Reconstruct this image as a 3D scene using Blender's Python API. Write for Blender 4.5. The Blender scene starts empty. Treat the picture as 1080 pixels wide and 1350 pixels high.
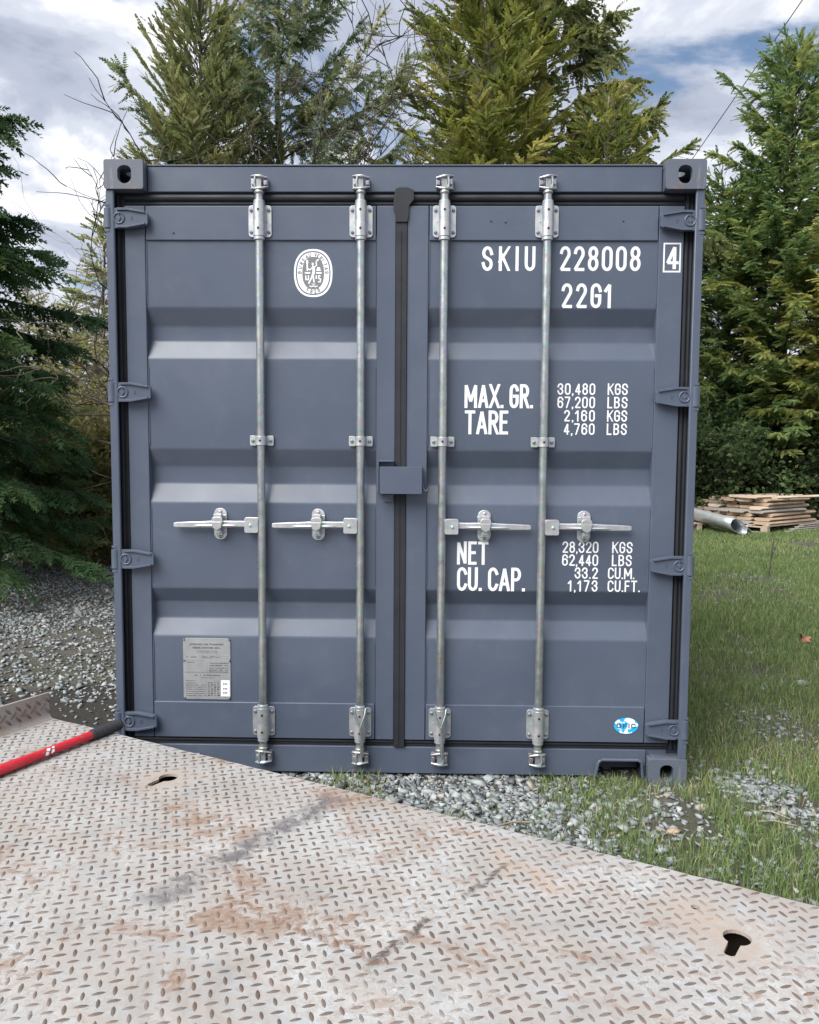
import bpy, bmesh, math, random
import numpy as np
from mathutils import Vector, Matrix
R = math.radians
rnd = random.Random(7)
scene = bpy.context.scene
col = scene.collection

# ------------------------------------------------------------------ camera
CAM = np.array([0.0982, -3.3079, 1.4127])
PITCH, YAW, ROLL, FPX = .0754, -.0191, .0064, 1050.0
_cy, _sy, _cp, _sp = math.cos(YAW), math.sin(YAW), math.cos(PITCH), math.sin(PITCH)
_f = np.array([_sy*_cp, _cy*_cp, -_sp]); _r = np.array([_cy, -_sy, 0.]); _u = np.cross(_r, _f)
_r, _u = math.cos(ROLL)*_r + math.sin(ROLL)*_u, -math.sin(ROLL)*_r + math.cos(ROLL)*_u
cd = bpy.data.cameras.new('camera'); cam = bpy.data.objects.new('camera', cd); col.objects.link(cam)
cd.sensor_fit = 'HORIZONTAL'; cd.sensor_width = 36; cd.lens = FPX/1080*36
cd.clip_start = .05; cd.clip_end = 600
m = Matrix.Identity(4)
for i in range(3):
    m[i][0] = _r[i]; m[i][1] = _u[i]; m[i][2] = -_f[i]; m[i][3] = CAM[i]
cam.matrix_world = m
scene.camera = cam

def ray(px, py): return _f + _r*(px-540)/FPX - _u*(py-675)/FPX
def at(px, py, Y):                     # photo pixel -> point at depth Y (world y)
    d = ray(px, py); return CAM + (Y-CAM[1])/d[1]*d
def gp(px, py, Z=0.):                  # photo pixel -> point on a level surface
    d = ray(px, py); return CAM + (Z-CAM[2])/d[2]*d

# ------------------------------------------------------------------ world, sun, exposure
SUN_DIR = Vector((-.45, -.50, .74)).normalized()      # towards the sun
w = bpy.data.worlds.new('World'); scene.world = w; w.use_nodes = True
nt = w.node_tree; nt.nodes.clear(); N = nt.nodes; L = nt.links
def wn(t, **k):
    n = N.new(t)
    for a, b in k.items(): setattr(n, a, b)
    return n
sky = wn('ShaderNodeTexSky', sky_type='NISHITA', sun_disc=False)
sky.sun_elevation = math.asin(SUN_DIR.z); sky.sun_rotation = math.atan2(SUN_DIR.x, SUN_DIR.y)
bg1 = wn('ShaderNodeBackground'); bg1.inputs[1].default_value = .095
L.new(sky.outputs[0], bg1.inputs[0])
tc = wn('ShaderNodeTexCoord'); sep = wn('ShaderNodeSeparateXYZ'); L.new(tc.outputs['Generated'], sep.inputs[0])
def wm(op, a, b=None, clamp=False):
    n = wn('ShaderNodeMath', operation=op); n.use_clamp = clamp
    for i, v in enumerate((a, b)):
        if v is None: continue
        if isinstance(v, (int, float)): n.inputs[i].default_value = v
        else: L.new(v, n.inputs[i])
    return n.outputs[0]
zz = wm('ADD', wm('MAXIMUM', sep.outputs[2], 0.), .22)
px_, py_ = wm('DIVIDE', sep.outputs[0], zz), wm('DIVIDE', sep.outputs[1], zz)
cmb = wn('ShaderNodeCombineXYZ'); L.new(px_, cmb.inputs[0]); L.new(py_, cmb.inputs[1])
def wnoise(scale, detail, rough, dist, loc):
    mp = wn('ShaderNodeMapping'); mp.inputs[1].default_value = loc; L.new(cmb.outputs[0], mp.inputs[0])
    n = wn('ShaderNodeTexNoise'); n.inputs['Scale'].default_value = scale; n.inputs['Detail'].default_value = detail
    n.inputs['Roughness'].default_value = rough; n.inputs['Distortion'].default_value = dist
    L.new(mp.outputs[0], n.inputs['Vector']); return n.outputs[0]
def wramp(src, stops):
    r = wn('ShaderNodeValToRGB'); e = r.color_ramp.elements
    while len(e) < len(stops): e.new(.5)
    for k, (p, c) in zip(e, stops): k.position = p; k.color = (*c, 1) if len(c) == 3 else c
    r.color_ramp.interpolation = 'EASE'; L.new(src, r.inputs[0]); return r.outputs[0]
cover = wramp(wnoise(1.9, 7, .56, .3, (3.1, .4, 0)), [(.34, (0, 0, 0)), (.43, (1, 1, 1))])
body = wramp(wnoise(2.6, 10, .58, .35, (7.7, 2.2, 1)), [(.33, (.33, .37, .47)), (.44, (.45, .49, .60)), (.53, (.62, .66, .75)), (.66, (1.06, 1.07, 1.09))])
bg2 = wn('ShaderNodeBackground'); bg2.inputs[1].default_value = .80
L.new(body, bg2.inputs[0])
mixs = wn('ShaderNodeMixShader'); L.new(cover, mixs.inputs[0]); L.new(bg1.outputs[0], mixs.inputs[1]); L.new(bg2.outputs[0], mixs.inputs[2])
wo = wn('ShaderNodeOutputWorld'); L.new(mixs.outputs[0], wo.inputs[0])

sd = bpy.data.lights.new('sun', 'SUN'); sd.energy = 4.4; sd.angle = R(50); sd.color = (1, .97, .92)
sun = bpy.data.objects.new('sun', sd); col.objects.link(sun)
sun.rotation_euler = (-SUN_DIR).to_track_quat('-Z', 'Y').to_euler(); sun.location = (-6, -4, 8)
vs = scene.view_settings
vs.view_transform = 'Standard'; vs.look = 'None'; vs.gamma = 1; vs.use_curve_mapping = False; vs.exposure = .58

# ------------------------------------------------------------------ materials
def new_mat(name):
    mt = bpy.data.materials.new(name); mt.use_nodes = True; t = mt.node_tree
    return mt, t, t.nodes['Principled BSDF']
class NT:
    """small node helper for one material"""
    def __init__(s, name, **kw):
        s.mat, s.t, s.b = new_mat(name); s.co = None
        for k, v in kw.items(): s.b.inputs[k].default_value = v
    def n(s, t, **k):
        x = s.t.nodes.new(t)
        for a, b in k.items(): setattr(x, a, b)
        return x
    def put(s, inp, v):
        if hasattr(v, 'is_linked') or hasattr(v, 'links'): s.t.links.new(v, inp)
        elif isinstance(v, (tuple, list)) and len(v) == 3 and inp.type == 'RGBA': inp.default_value = (*v, 1)
        else: inp.default_value = v
    def coord(s, kind='Object'):
        if s.co is None: s.co = s.n('ShaderNodeTexCoord')
        return s.co.outputs[kind]
    def mapping(s, loc=(0, 0, 0), rot=(0, 0, 0), scale=(1, 1, 1), src=None):
        mp = s.n('ShaderNodeMapping'); mp.inputs[1].default_value = loc; mp.inputs[2].default_value = rot; mp.inputs[3].default_value = scale
        s.t.links.new(src or s.coord(), mp.inputs[0]); return mp.outputs[0]
    def noise(s, scale, detail=4, rough=.5, dist=0, vec=None):
        x = s.n('ShaderNodeTexNoise'); x.inputs['Scale'].default_value = scale; x.inputs['Detail'].default_value = detail
        x.inputs['Roughness'].default_value = rough; x.inputs['Distortion'].default_value = dist
        s.t.links.new(vec or s.coord(), x.inputs['Vector']); return x.outputs[0]
    def ramp(s, src, stops, mode='LINEAR'):
        r = s.n('ShaderNodeValToRGB'); e = r.color_ramp.elements; r.color_ramp.interpolation = mode
        while len(e) < len(stops): e.new(.5)
        for k, (p, c) in zip(e, stops):
            k.position = p; k.color = (c, c, c, 1) if isinstance(c, (int, float)) else (*c, 1)
        s.t.links.new(src, r.inputs[0]); return r.outputs[0]
    def math(s, op, a, b=0., clamp=False):
        x = s.n('ShaderNodeMath', operation=op); x.use_clamp = clamp; s.put(x.inputs[0], a); s.put(x.inputs[1], b); return x.outputs[0]
    def mix(s, fac, a, b, mode='MIX'):
        x = s.n('ShaderNodeMix', data_type='RGBA', blend_type=mode); s.put(x.inputs[0], fac); s.put(x.inputs[6], a); s.put(x.inputs[7], b); return x.outputs[2]
    def attr(s, name):
        x = s.n('ShaderNodeAttribute', attribute_name=name); return x.outputs['Color']
    def base(s, v): s.put(s.b.inputs['Base Color'], v)
    def rough(s, v): s.put(s.b.inputs['Roughness'], v)
    def bump(s, h, strength=.3, dist=.002):
        x = s.n('ShaderNodeBump'); x.inputs['Strength'].default_value = strength; x.inputs['Distance'].default_value = dist
        s.t.links.new(h, x.inputs['Height']); s.t.links.new(x.outputs[0], s.b.inputs['Normal'])
M = {}
# container paint
a = NT('container_paint'); a.b.inputs['Specular IOR Level'].default_value = .45
d1 = a.ramp(a.noise(2.2, 6, .6), [(.3, (.068, .086, .124)), (.7, (.083, .102, .143))])
dust = a.ramp(a.noise(9, 8, .7, .4), [(.52, 0.), (.8, .22)])
d2 = a.mix(dust, d1, (.155, .168, .20))
scr = a.ramp(a.noise(60, 3, .6, 1.5, a.mapping(scale=(1, 1, .35))), [(.70, 0.), (.76, .35)])
a.base(a.mix(scr, d2, (.18, .195, .23)))
a.rough(a.ramp(a.noise(5, 5), [(.3, .28), (.7, .42)])); a.bump(a.noise(260, 2), .05, .001); M['paint'] = a.mat
# casting: paint with chips of rust
a = NT('casting_paint')
rs = a.ramp(a.noise(16, 8, .7, 1.2), [(.57, 0.), (.64, .9)])
drip = a.ramp(a.noise(11, 6, .65, .6, a.mapping(loc=(3, 0, 1), scale=(2.2, 1, .45))), [(.60, 0.), (.72, .8)])
bb = a.ramp(a.noise(6, 5), [(.3, (.080, .096, .130)), (.7, (.105, .120, .154))])
bb = a.mix(drip, bb, (.26, .22, .20)); a.base(a.mix(rs, bb, (.20, .12, .085)))
a.rough(.55); a.bump(a.noise(90, 4), .12, .002); M['cast'] = a.mat
# galvanised steel
def galv(name, lo, hi, metal, ro):
    a = NT(name, Metallic=metal)
    v = a.n('ShaderNodeTexVoronoi'); v.inputs['Scale'].default_value = 70; a.t.links.new(a.coord(), v.inputs['Vector'])
    c = a.mix(a.ramp(a.noise(14, 6, .65), [(.3, 0.), (.7, 1.)]), lo, hi)
    c = a.mix(.12, c, v.outputs['Color'], 'OVERLAY')
    st = a.ramp(a.noise(30, 5, .6, .5, a.mapping(scale=(1, 1, .15))), [(.55, 0.), (.8, .35)])
    a.base(a.mix(st, c, (.30, .31, .31))); a.rough(a.ramp(a.noise(22, 5), [(.3, ro-.08), (.7, ro+.12)]))
    a.bump(a.noise(120, 3), .08, .001); return a.mat
M['galv'] = galv('galvanised_pipe', (.36, .39, .39), (.50, .53, .525), .85, .32)
M['galv_bright'] = galv('zinc_plate', (.42, .44, .455), (.57, .59, .605), .65, .36)
M['galv_dark'] = galv('galvanised_cast', (.27, .29, .30), (.46, .48, .49), .75, .36)
a = NT('bolt_steel', Metallic=.5); a.base(a.ramp(a.noise(40, 3), [(.3, (.12, .14, .16)), (.7, (.26, .28, .30))])); a.rough(.5); M['bolt'] = a.mat
# rubber
a = NT('gasket_rubber'); a.base(a.ramp(a.noise(7, 6, .6), [(.3, (.007, .009, .013)), (.75, (.017, .020, .027))])); a.rough(a.ramp(a.noise(11, 4), [(.3, .60), (.7, .8)])); M['rubber'] = a.mat
a = NT('dark_interior'); a.base((.02, .02, .022)); a.rough(.8); M['dark'] = a.mat
# white lettering film
a = NT('white_film'); a.base(a.mix(a.ramp(a.noise(30, 6, .7), [(.62, 0.), (.8, .5)]), (.78, .79, .80), (.55, .57, .60))); a.rough(.45); M['white'] = a.mat
a = NT('dark_ink'); a.base((.06, .065, .075)); a.rough(.5); M['ink'] = a.mat
a = NT('emblem_grey'); a.base((.16, .17, .18)); a.rough(.5); M['emblem_grey'] = a.mat
a = NT('plate_aluminium', Metallic=.3); a.base(a.ramp(a.noise(20, 5), [(.3, (.27, .28, .285)), (.7, (.35, .36, .365))])); a.rough(.45); M['plate'] = a.mat
a = NT('sticker_blue'); a.base(a.ramp(a.noise(26, 3, .5, .4), [(.53, (.02, .40, .75)), (.56, (.78, .82, .84))], 'LINEAR')); a.rough(.35); M['sticker'] = a.mat
a = NT('sticker_rim'); a.base((.03, .10, .16)); a.rough(.4); M['sticker_rim'] = a.mat

# ------------------------------------------------------------------ mesh helpers
class MB:
    def __init__(s): s.v = []; s.f = []
    def add(s, vs, fs):
        o = len(s.v); s.v += [tuple(p) for p in vs]; s.f += [tuple(i+o for i in f) for f in fs]
    def box(s, x0, x1, y0, y1, z0, z1):
        s.add([(x0, y0, z0), (x1, y0, z0), (x1, y1, z0), (x0, y1, z0), (x0, y0, z1), (x1, y0, z1), (x1, y1, z1), (x0, y1, z1)],
              [(0, 3, 2, 1), (4, 5, 6, 7), (0, 1, 5, 4), (1, 2, 6, 5), (2, 3, 7, 6), (3, 0, 4, 7)])
        return s
    def cyl(s, p0, p1, r0, r1=None, n=14, caps=True):
        return s.tube([p0, p1], [r0, r1 if r1 is not None else r0], n, caps)
    def tube(s, pts, rad, n=6, caps=True, flat=1.):
        pts = [Vector(p) for p in pts]; rad = rad if isinstance(rad, (list, tuple)) else [rad]*len(pts)
        o = len(s.v); prev = None
        for i, p in enumerate(pts):
            t = (pts[min(i+1, len(pts)-1)] - pts[max(i-1, 0)]).normalized()
            if prev is None:
                prev = t.cross(Vector((0, 0, 1)));
                if prev.length < .05: prev = t.cross(Vector((0, 1, 0)))
            a = (prev - t*prev.dot(t)).normalized(); b = t.cross(a); prev = a
            for k in range(n):
                an = 2*math.pi*k/n; s.v.append(tuple(p + (a*math.cos(an) + b*math.sin(an)*flat)*rad[i]))
        for i in range(len(pts)-1):
            for k in range(n):
                s.f.append((o+i*n+k, o+i*n+(k+1) % n, o+(i+1)*n+(k+1) % n, o+(i+1)*n+k))
        if caps:
            s.f.append(tuple(o+k for k in range(n))[::-1]); s.f.append(tuple(o+(len(pts)-1)*n+k for k in range(n)))
        return s
    def lathe_z(s, cx, cy, prof, n=18):              # prof: (r, z) list
        return s.tube_var([(cx, cy, z) for r, z in prof], [r for r, z in prof], n)
    def tube_var(s, pts, rad, n):
        o = len(s.v)
        for (x, y, z), r in zip(pts, rad):
            for k in range(n):
                an = 2*math.pi*k/n; s.v.append((x+r*math.cos(an), y+r*math.sin(an), z))
        for i in range(len(pts)-1):
            for k in range(n): s.f.append((o+i*n+k, o+i*n+(k+1) % n, o+(i+1)*n+(k+1) % n, o+(i+1)*n+k))
        s.f.append(tuple(o+k for k in range(n))[::-1]); s.f.append(tuple(o+(len(pts)-1)*n+k for k in range(n)))
        return s
    def prism(s, poly, y0, y1, holes=(), M4=None):    # polygon in (x,z), extruded along y (y0 is the front)
        bm = bmesh.new(); loops = [poly] + list(holes); ring = []
        for lp in loops:
            vv = [bm.verts.new((p[0], 0, p[1])) for p in lp]; ring.append(vv)
            for i in range(len(vv)): bm.edges.new((vv[i], vv[(i+1) % len(vv)]))
        if len(loops) == 1: bm.faces.new(ring[0])
        else: bmesh.ops.triangle_fill(bm, use_beauty=True, use_dissolve=False, edges=bm.edges[:], normal=(0, -1, 0))
        bm.normal_update()
        bm.verts.index_update()
        fs = []
        for f in bm.faces:
            ids = [v.index for v in f.verts]
            if f.normal.y > 0: ids = ids[::-1]
            fs.append(ids)
        nv = len(bm.verts); co = [v.co.copy() for v in bm.verts]; bm.free()
        vs = [(c.x, y0, c.z) for c in co] + [(c.x, y1, c.z) for c in co]
        F = [tuple(f) for f in fs] + [tuple(i+nv for i in f[::-1]) for f in fs]
        b = 0
        for k, lp in enumerate(loops):
            n = len(lp); area = sum(lp[i][0]*lp[(i+1) % n][1]-lp[(i+1) % n][0]*lp[i][1] for i in range(n))
            flip = (area > 0) != (k > 0)
            for i in range(n):
                j = (i+1) % n; q = (b+i, b+j, b+j+nv, b+i+nv)
                F.append(q[::-1] if flip else q)
            b += n
        if M4 is not None: vs = [tuple(M4 @ Vector(v)) for v in vs]
        s.add(vs, F); return s
    def build(s, name, mat, parent=None, smooth=False, bevel=0, seg=2, loc=(0, 0, 0), angle=35):
        me = bpy.data.meshes.new(name); me.from_pydata(s.v, [], s.f); me.update()
        return link(name, me, mat, parent, smooth, bevel, seg, loc, angle)
def link(name, me, mat, parent=None, smooth=False, bevel=0, seg=2, loc=(0, 0, 0), angle=35):
    if mat is not None and not me.materials: me.materials.append(M[mat] if isinstance(mat, str) else mat)
    o = bpy.data.objects.new(name, me); col.objects.link(o); o.parent = parent; o.location = loc
    if smooth or bevel: me.shade_smooth() if not bevel else None
    if bevel:
        md = o.modifiers.new('bevel', 'BEVEL'); md.width = bevel; md.segments = seg; md.limit_method = 'ANGLE'; md.angle_limit = R(angle)
        me.shade_smooth(); md.harden_normals = True
        me.set_sharp_from_angle(angle=R(40))
    elif smooth: me.set_sharp_from_angle(angle=R(50))
    return o
def tag(o, label=None, cat=None, group=None, kind=None):
    for k, v in (('label', label), ('category', cat), ('group', group), ('kind', kind)):
        if v: o[k] = v
    return o
def empty(name, loc=(0, 0, 0), rz=0, label=None, cat=None, group=None):
    o = bpy.data.objects.new(name, None); col.objects.link(o); o.location = loc; o.rotation_euler = (0, 0, rz); o.empty_display_size = .2
    return tag(o, label, cat, group)
def dup(o, loc=None, parent=None, rot=None, scale=None):
    c = o.copy(); col.objects.link(c); c.parent = parent if parent is not None else o.parent
    if loc is not None: c.location = loc
    if rot is not None: c.rotation_euler = rot
    if scale is not None: c.scale = scale
    return c
def arr_mesh(name, V, F, tint=None):
    """numpy arrays -> mesh; F is (n,k)"""
    V = np.asarray(V, np.float32); F = np.asarray(F, np.int32); k = F.shape[1]
    me = bpy.data.meshes.new(name); me.vertices.add(len(V)); me.vertices.foreach_set('co', V.ravel())
    me.loops.add(F.size); me.loops.foreach_set('vertex_index', F.ravel())
    me.polygons.add(len(F)); me.polygons.foreach_set('loop_start', np.arange(0, F.size, k, dtype=np.int32))
    if tint is not None:
        at_ = me.attributes.new('tint', 'FLOAT_COLOR', 'POINT'); t = np.asarray(tint, np.float32)
        c = np.ones((len(V), 4), np.float32); c[:, 0] = t if t.ndim == 1 else t[:, 0]
        if t.ndim == 2: c[:, 1] = t[:, 1]
        else: c[:, 1] = t
        c[:, 2] = c[:, 0]; at_.data.foreach_set('color', c.ravel())
    me.update(calc_edges=True); return me
def arc(cx, cy, rx, ry, a0, a1, n=8):
    return [(cx+rx*math.cos(R(a0+(a1-a0)*i/n)), cy+ry*math.sin(R(a0+(a1-a0)*i/n))) for i in range(n+1)]
def rrect(x0, x1, z0, z1, r, n=4):
    return arc(x1-r, z1-r, r, r, 0, 90, n) + arc(x0+r, z1-r, r, r, 90, 180, n) + arc(x0+r, z0+r, r, r, 180, 270, n) + arc(x1-r, z0+r, r, r, 270, 360, n)

# value noise for layout masks
_g = np.random.RandomState(5).rand(64, 64)
def vnoise(x, y, s):
    x = np.asarray(x)*s + 100.3; y = np.asarray(y)*s + 57.7
    xi = np.floor(x).astype(int); yi = np.floor(y).astype(int); fx = x-xi; fy = y-yi
    fx = fx*fx*(3-2*fx); fy = fy*fy*(3-2*fy); g = lambda a, b: _g[a % 64, b % 64]
    return (g(xi, yi)*(1-fx)+g(xi+1, yi)*fx)*(1-fy)+(g(xi, yi+1)*(1-fx)+g(xi+1, yi+1)*fx)*fy
def fbm(x, y, s): return .5*vnoise(x, y, s)+.3*vnoise(x, y, s*2.1)+.2*vnoise(x, y, s*4.3)

# ------------------------------------------------------------------ ground
a = NT('soil_ground')
xyz = a.coord('Object')
soil = a.ramp(a.noise(3.0, 9, .65, .3, xyz), [(.28, (.036, .031, .027)), (.5, (.082, .073, .062)), (.72, (.145, .132, .115))])
crumb = a.ramp(a.noise(55, 5, .7, 0, xyz), [(.35, .55), (.65, 1.25)])
moss = a.ramp(a.noise(1.1, 6, .6, 0, xyz), [(.45, 0.), (.62, .45)])
soil = a.mix(moss, soil, (.060, .070, .030))
wd_ = a.n('ShaderNodeVectorMath', operation='DISTANCE'); a.t.links.new(xyz, wd_.inputs[0]); wd_.inputs[1].default_value = (-1.75, .75, 0)
wet = a.ramp(a.math('ADD', wd_.outputs['Value'], a.math('MULTIPLY', a.noise(3, 5), .5)), [(.85, .85), (1.3, 0.)])   # heap of dark wet earth by the post
soil = a.mix(wet, soil, (.022, .018, .015)); a.base(a.mix(1., soil, crumb, 'MULTIPLY'))
a.rough(.95); a.bump(a.noise(38, 8, .7, 0, xyz), .9, .02); M['soil'] = a.mat
def gz(x, y):
    """gentle unevenness, zero under the container and the deck"""
    x = np.asarray(x, float); y = np.asarray(y, float)
    b = (fbm(x, y, .6)-.5)*.16
    inside = np.exp(-np.maximum(0, np.abs(x)-1.5)**2/1.2)*np.exp(-np.maximum(0, np.abs(y-2.)-4.6)**2/1.5)
    far = np.clip((np.hypot(x, y)-3)/8, 0, 1)
    return b*(1-inside)*(.25+.75*far)-.012*inside*0
ax = np.concatenate([-np.geomspace(250, 14, 12), np.linspace(-13, 13, 105), np.geomspace(14, 250, 12)])
ay = np.concatenate([-np.geomspace(250, 8, 10), np.linspace(-7, 20, 109), np.geomspace(21, 300, 12)])
X, Y = np.meshgrid(ax, ay); Z = gz(X, Y)
nx, ny = len(ax), len(ay); idx = np.arange(nx*ny).reshape(ny, nx)
F = np.stack([idx[:-1, :-1].ravel(), idx[:-1, 1:].ravel(), idx[1:, 1:].ravel(), idx[1:, :-1].ravel()], 1)
me = arr_mesh('ground', np.stack([X.ravel(), Y.ravel(), Z.ravel()], 1), F); me.shade_smooth()
tag(link('ground', me, 'soil'), kind='structure')

# ------------------------------------------------------------------ gravel and grass
g = np.random.RandomState(11)
def patch(x, y, px, py, rx, ry, Z=0.):
    c = gp(px, py); e = gp(px+rx, py); f_ = gp(px, py-ry)
    return np.clip(1.25-np.hypot((x-c[0])/max(e[0]-c[0], .01), (y-c[1])/max(f_[1]-c[1], .01)), 0, 1)
def gravel_density(x, y):
    n_ = fbm(x, y, 2.3); n2 = fbm(x+9, y-4, 5.)
    left = ((x < -1.27) & (y > -.6) & (y < 7.6+.9*(fbm(x, y, .9)-.5)*2)).astype(float)
    left *= np.clip(.35+1.6*(fbm(x+3, y, 1.2)-.25), .12, 1)*np.clip((y-.55)/1.0, .04, 1)
    strip = ((x > -1.5) & (x < 1.0) & (y < .30) & (y > -1.3)).astype(float)*np.clip(1.1-.9*np.clip((x-.55)/.4, 0, 1), 0, 1)
    strip = np.maximum(strip, patch(x, y, 860, 1070, 70, 26)*.45*(n2 > .45))
    right = np.zeros_like(x)
    for p in ((1030, 960, 75, 38), (1010, 895, 50, 18), (985, 860, 40, 9), (960, 790, 35, 10), (1000, 765, 70, 8), (1060, 1085, 60, 30), (1000, 1045, 55, 25), (905, 1150, 60, 16), (1040, 1150, 60, 18), (930, 1060, 22, 22), (1075, 900, 30, 14)):
        right = np.maximum(right, patch(x, y, *p)*np.clip((n_-.36)*5, 0, 1))
    lawn = (((x > 1.25) | ((y < 0) & (x > .7))) & (y > -1.6) & (y < 9))*np.where(y < 1.2, .16, .07)
    return np.clip(np.maximum(np.maximum(left, strip), np.maximum(right, lawn)), 0, 1)
def grass_density(x, y):
    n_ = fbm(x, y, 1.1); n2 = fbm(x+31, y+7, 3.2)
    base = ((x > 1.20) | ((y < .03) & (x > -1.6)) | (y > 6.2)).astype(float)*np.clip((n_-.20)*4.2, .0, 1)
    strip = np.clip((x-.35)/.5, 0, 1)*(y < .05)
    base = np.where((y < .06) & (x < 1.2), np.maximum(strip*np.clip((n2-.30)*4, 0, 1), (n2 > .60)*.45), base)
    for px, py, rx, ry, k in ((1030, 960, 70, 32, .75), (1050, 1075, 80, 40, .92), (995, 1035, 50, 22, .7), (990, 860, 40, 8, .5), (1000, 765, 65, 7, .8), (1010, 893, 45, 15, .5)):
        base = base*(1-k*patch(x, y, px, py, rx, ry))
    base = np.where(x < -1.25, np.where(y > 6.6, .5, .015), base)
    base = np.where((np.abs(x) < 1.19) & (y > .06) & (y < 6.0), 0, base)
    return np.clip(base, 0, 1)
a = NT('gravel_stone')
c = a.ramp(a.attr('tint'), [(0., (.085, .097, .105)), (.35, (.17, .195, .205)), (.7, (.29, .325, .335)), (.93, (.42, .45, .45)), (1., (.30, .25, .20))])
a.base(a.mix(a.ramp(a.noise(90, 5, .65), [(.35, 0.), (.7, .45)]), c, (.17, .16, .145))); a.rough(.85); a.bump(a.noise(140, 4), .3, .004); M['stone'] = a.mat
# stone template: angular 20-face hull
ico = bmesh.new(); bmesh.ops.create_icosphere(ico, subdivisions=1, radius=1.); ico.verts.index_update()
SV = np.array([v.co[:] for v in ico.verts]); SF = np.array([[v.index for v in f.verts] for f in ico.faces]); ico.free()
CV = np.array([(i, j, k) for i in (-.75, .75) for j in (-.75, .75) for k in (-.75, .75)]); CF = np.array([(0, 1, 3), (0, 3, 2), (4, 6, 7), (4, 7, 5), (0, 4, 5), (0, 5, 1), (2, 3, 7), (2, 7, 6), (0, 2, 6), (0, 6, 4), (1, 5, 7), (1, 7, 3)])
OV = np.array([(1., 0, 0), (-1, 0, 0), (0, 1, 0), (0, -1, 0), (0, 0, 1), (0, 0, -1)]); OF = np.array([(0, 2, 4), (2, 1, 4), (1, 3, 4), (3, 0, 4), (2, 0, 5), (1, 2, 5), (3, 1, 5), (0, 3, 5)])
def stones(name, x, y, size, label, SV=SV, SF=SF):
    n_ = len(x); V = np.empty((n_, len(SV), 3)); 
    sc = size[:, None]*np.stack([g.uniform(.7, 1.25, n_), g.uniform(.55, .95, n_), g.uniform(.35, .7, n_)], 1)
    dirs = SV[None]*(1+g.uniform(-.40, .35, (n_, len(SV), 1)))+g.uniform(-.2, .2, (n_, len(SV), 3))
    # clip against a random plane for a flat broken facet
    pn = g.normal(size=(n_, 3)); pn /= np.linalg.norm(pn, axis=1)[:, None]; dd = np.einsum('nvk,nk->nv', dirs, pn)
    dirs = dirs-np.clip(dd-.45, 0, None)[..., None]*pn[:, None]
    for _ in range(3):
        pn = g.normal(size=(n_, 3)); pn /= np.linalg.norm(pn, axis=1)[:, None]; dd = np.einsum('nvk,nk->nv', dirs, pn)
        dirs = dirs-np.clip(dd-.42, 0, None)[..., None]*pn[:, None]
    V = dirs*sc[:, None]
    an = g.uniform(0, 6.28, n_); ti = g.normal(0, .35, n_); ca, sa, ct, st = np.cos(an), np.sin(an), np.cos(ti), np.sin(ti)
    x1 = V[..., 0]*ct[:, None]+V[..., 2]*st[:, None]; z1 = -V[..., 0]*st[:, None]+V[..., 2]*ct[:, None]
    x2 = x1*ca[:, None]-V[..., 1]*sa[:, None]; y2 = x1*sa[:, None]+V[..., 1]*ca[:, None]
    zb = gz(x, y)+size*g.uniform(.05, .40, n_)
    P = np.stack([x2+x[:, None], y2+y[:, None], z1+zb[:, None]], -1).reshape(-1, 3)
    Fc = (SF[None]+(np.arange(n_)*len(SV))[:, None, None]).reshape(-1, 3)
    t = np.repeat(np.clip(g.normal(.5, .26, n_), 0, .99), len(SV))
    o = link(name, arr_mesh(name, P, Fc, t), 'stone'); tag(o, label, 'gravel', kind='stuff'); return o
def scatter(n_, x0, x1, y0, y1, dens):
    x = g.uniform(x0, x1, n_); y = g.uniform(y0, y1, n_); k = g.rand(n_) < dens(x, y); return x[k], y[k]
def seen(x, y, z=0., m=60):                    # keep what the lens could see from here or a step aside
    v = np.stack([x, y, np.zeros_like(x)+z], 1)-CAM; d = v@_f; d = np.where(d > .1, d, .1)
    u_ = 540+FPX*(v@_r)/d; w_ = 675-FPX*(v@_u)/d
    return (u_ > -140-m) & (u_ < 1220+m) & (w_ < 1500) & (v@_f > .1)
x, y = scatter(66000, -7.5, -1.25, -.4, 8.2, gravel_density); k = seen(x, y); x, y = x[k], y[k]
stones('gravel', x, y, (.007+.024*g.beta(1.3, 2.2, len(x)))*(1+.5*(g.rand(len(x)) > .95)), 'bluish grey gravel bed left of the container', CV, CF)
x, y = scatter(23000, -1.6, 1.7, -1.3, .30, gravel_density)
stones('gravel', x, y, (.005+.024*g.beta(1.3, 1.9, len(x)))*(1+.5*(g.rand(len(x)) > .95)), 'pale blue grey gravel along the door end of the container', CV, CF)
x, y = scatter(60000, 1.0, 7, -1.9, 9, gravel_density); k = seen(x, y); x, y = x[k], y[k]
stones('gravel', x, y, g.uniform(.008, .021, len(x)), 'gravel scattered in bare patches of the lawn', CV, CF)

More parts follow.
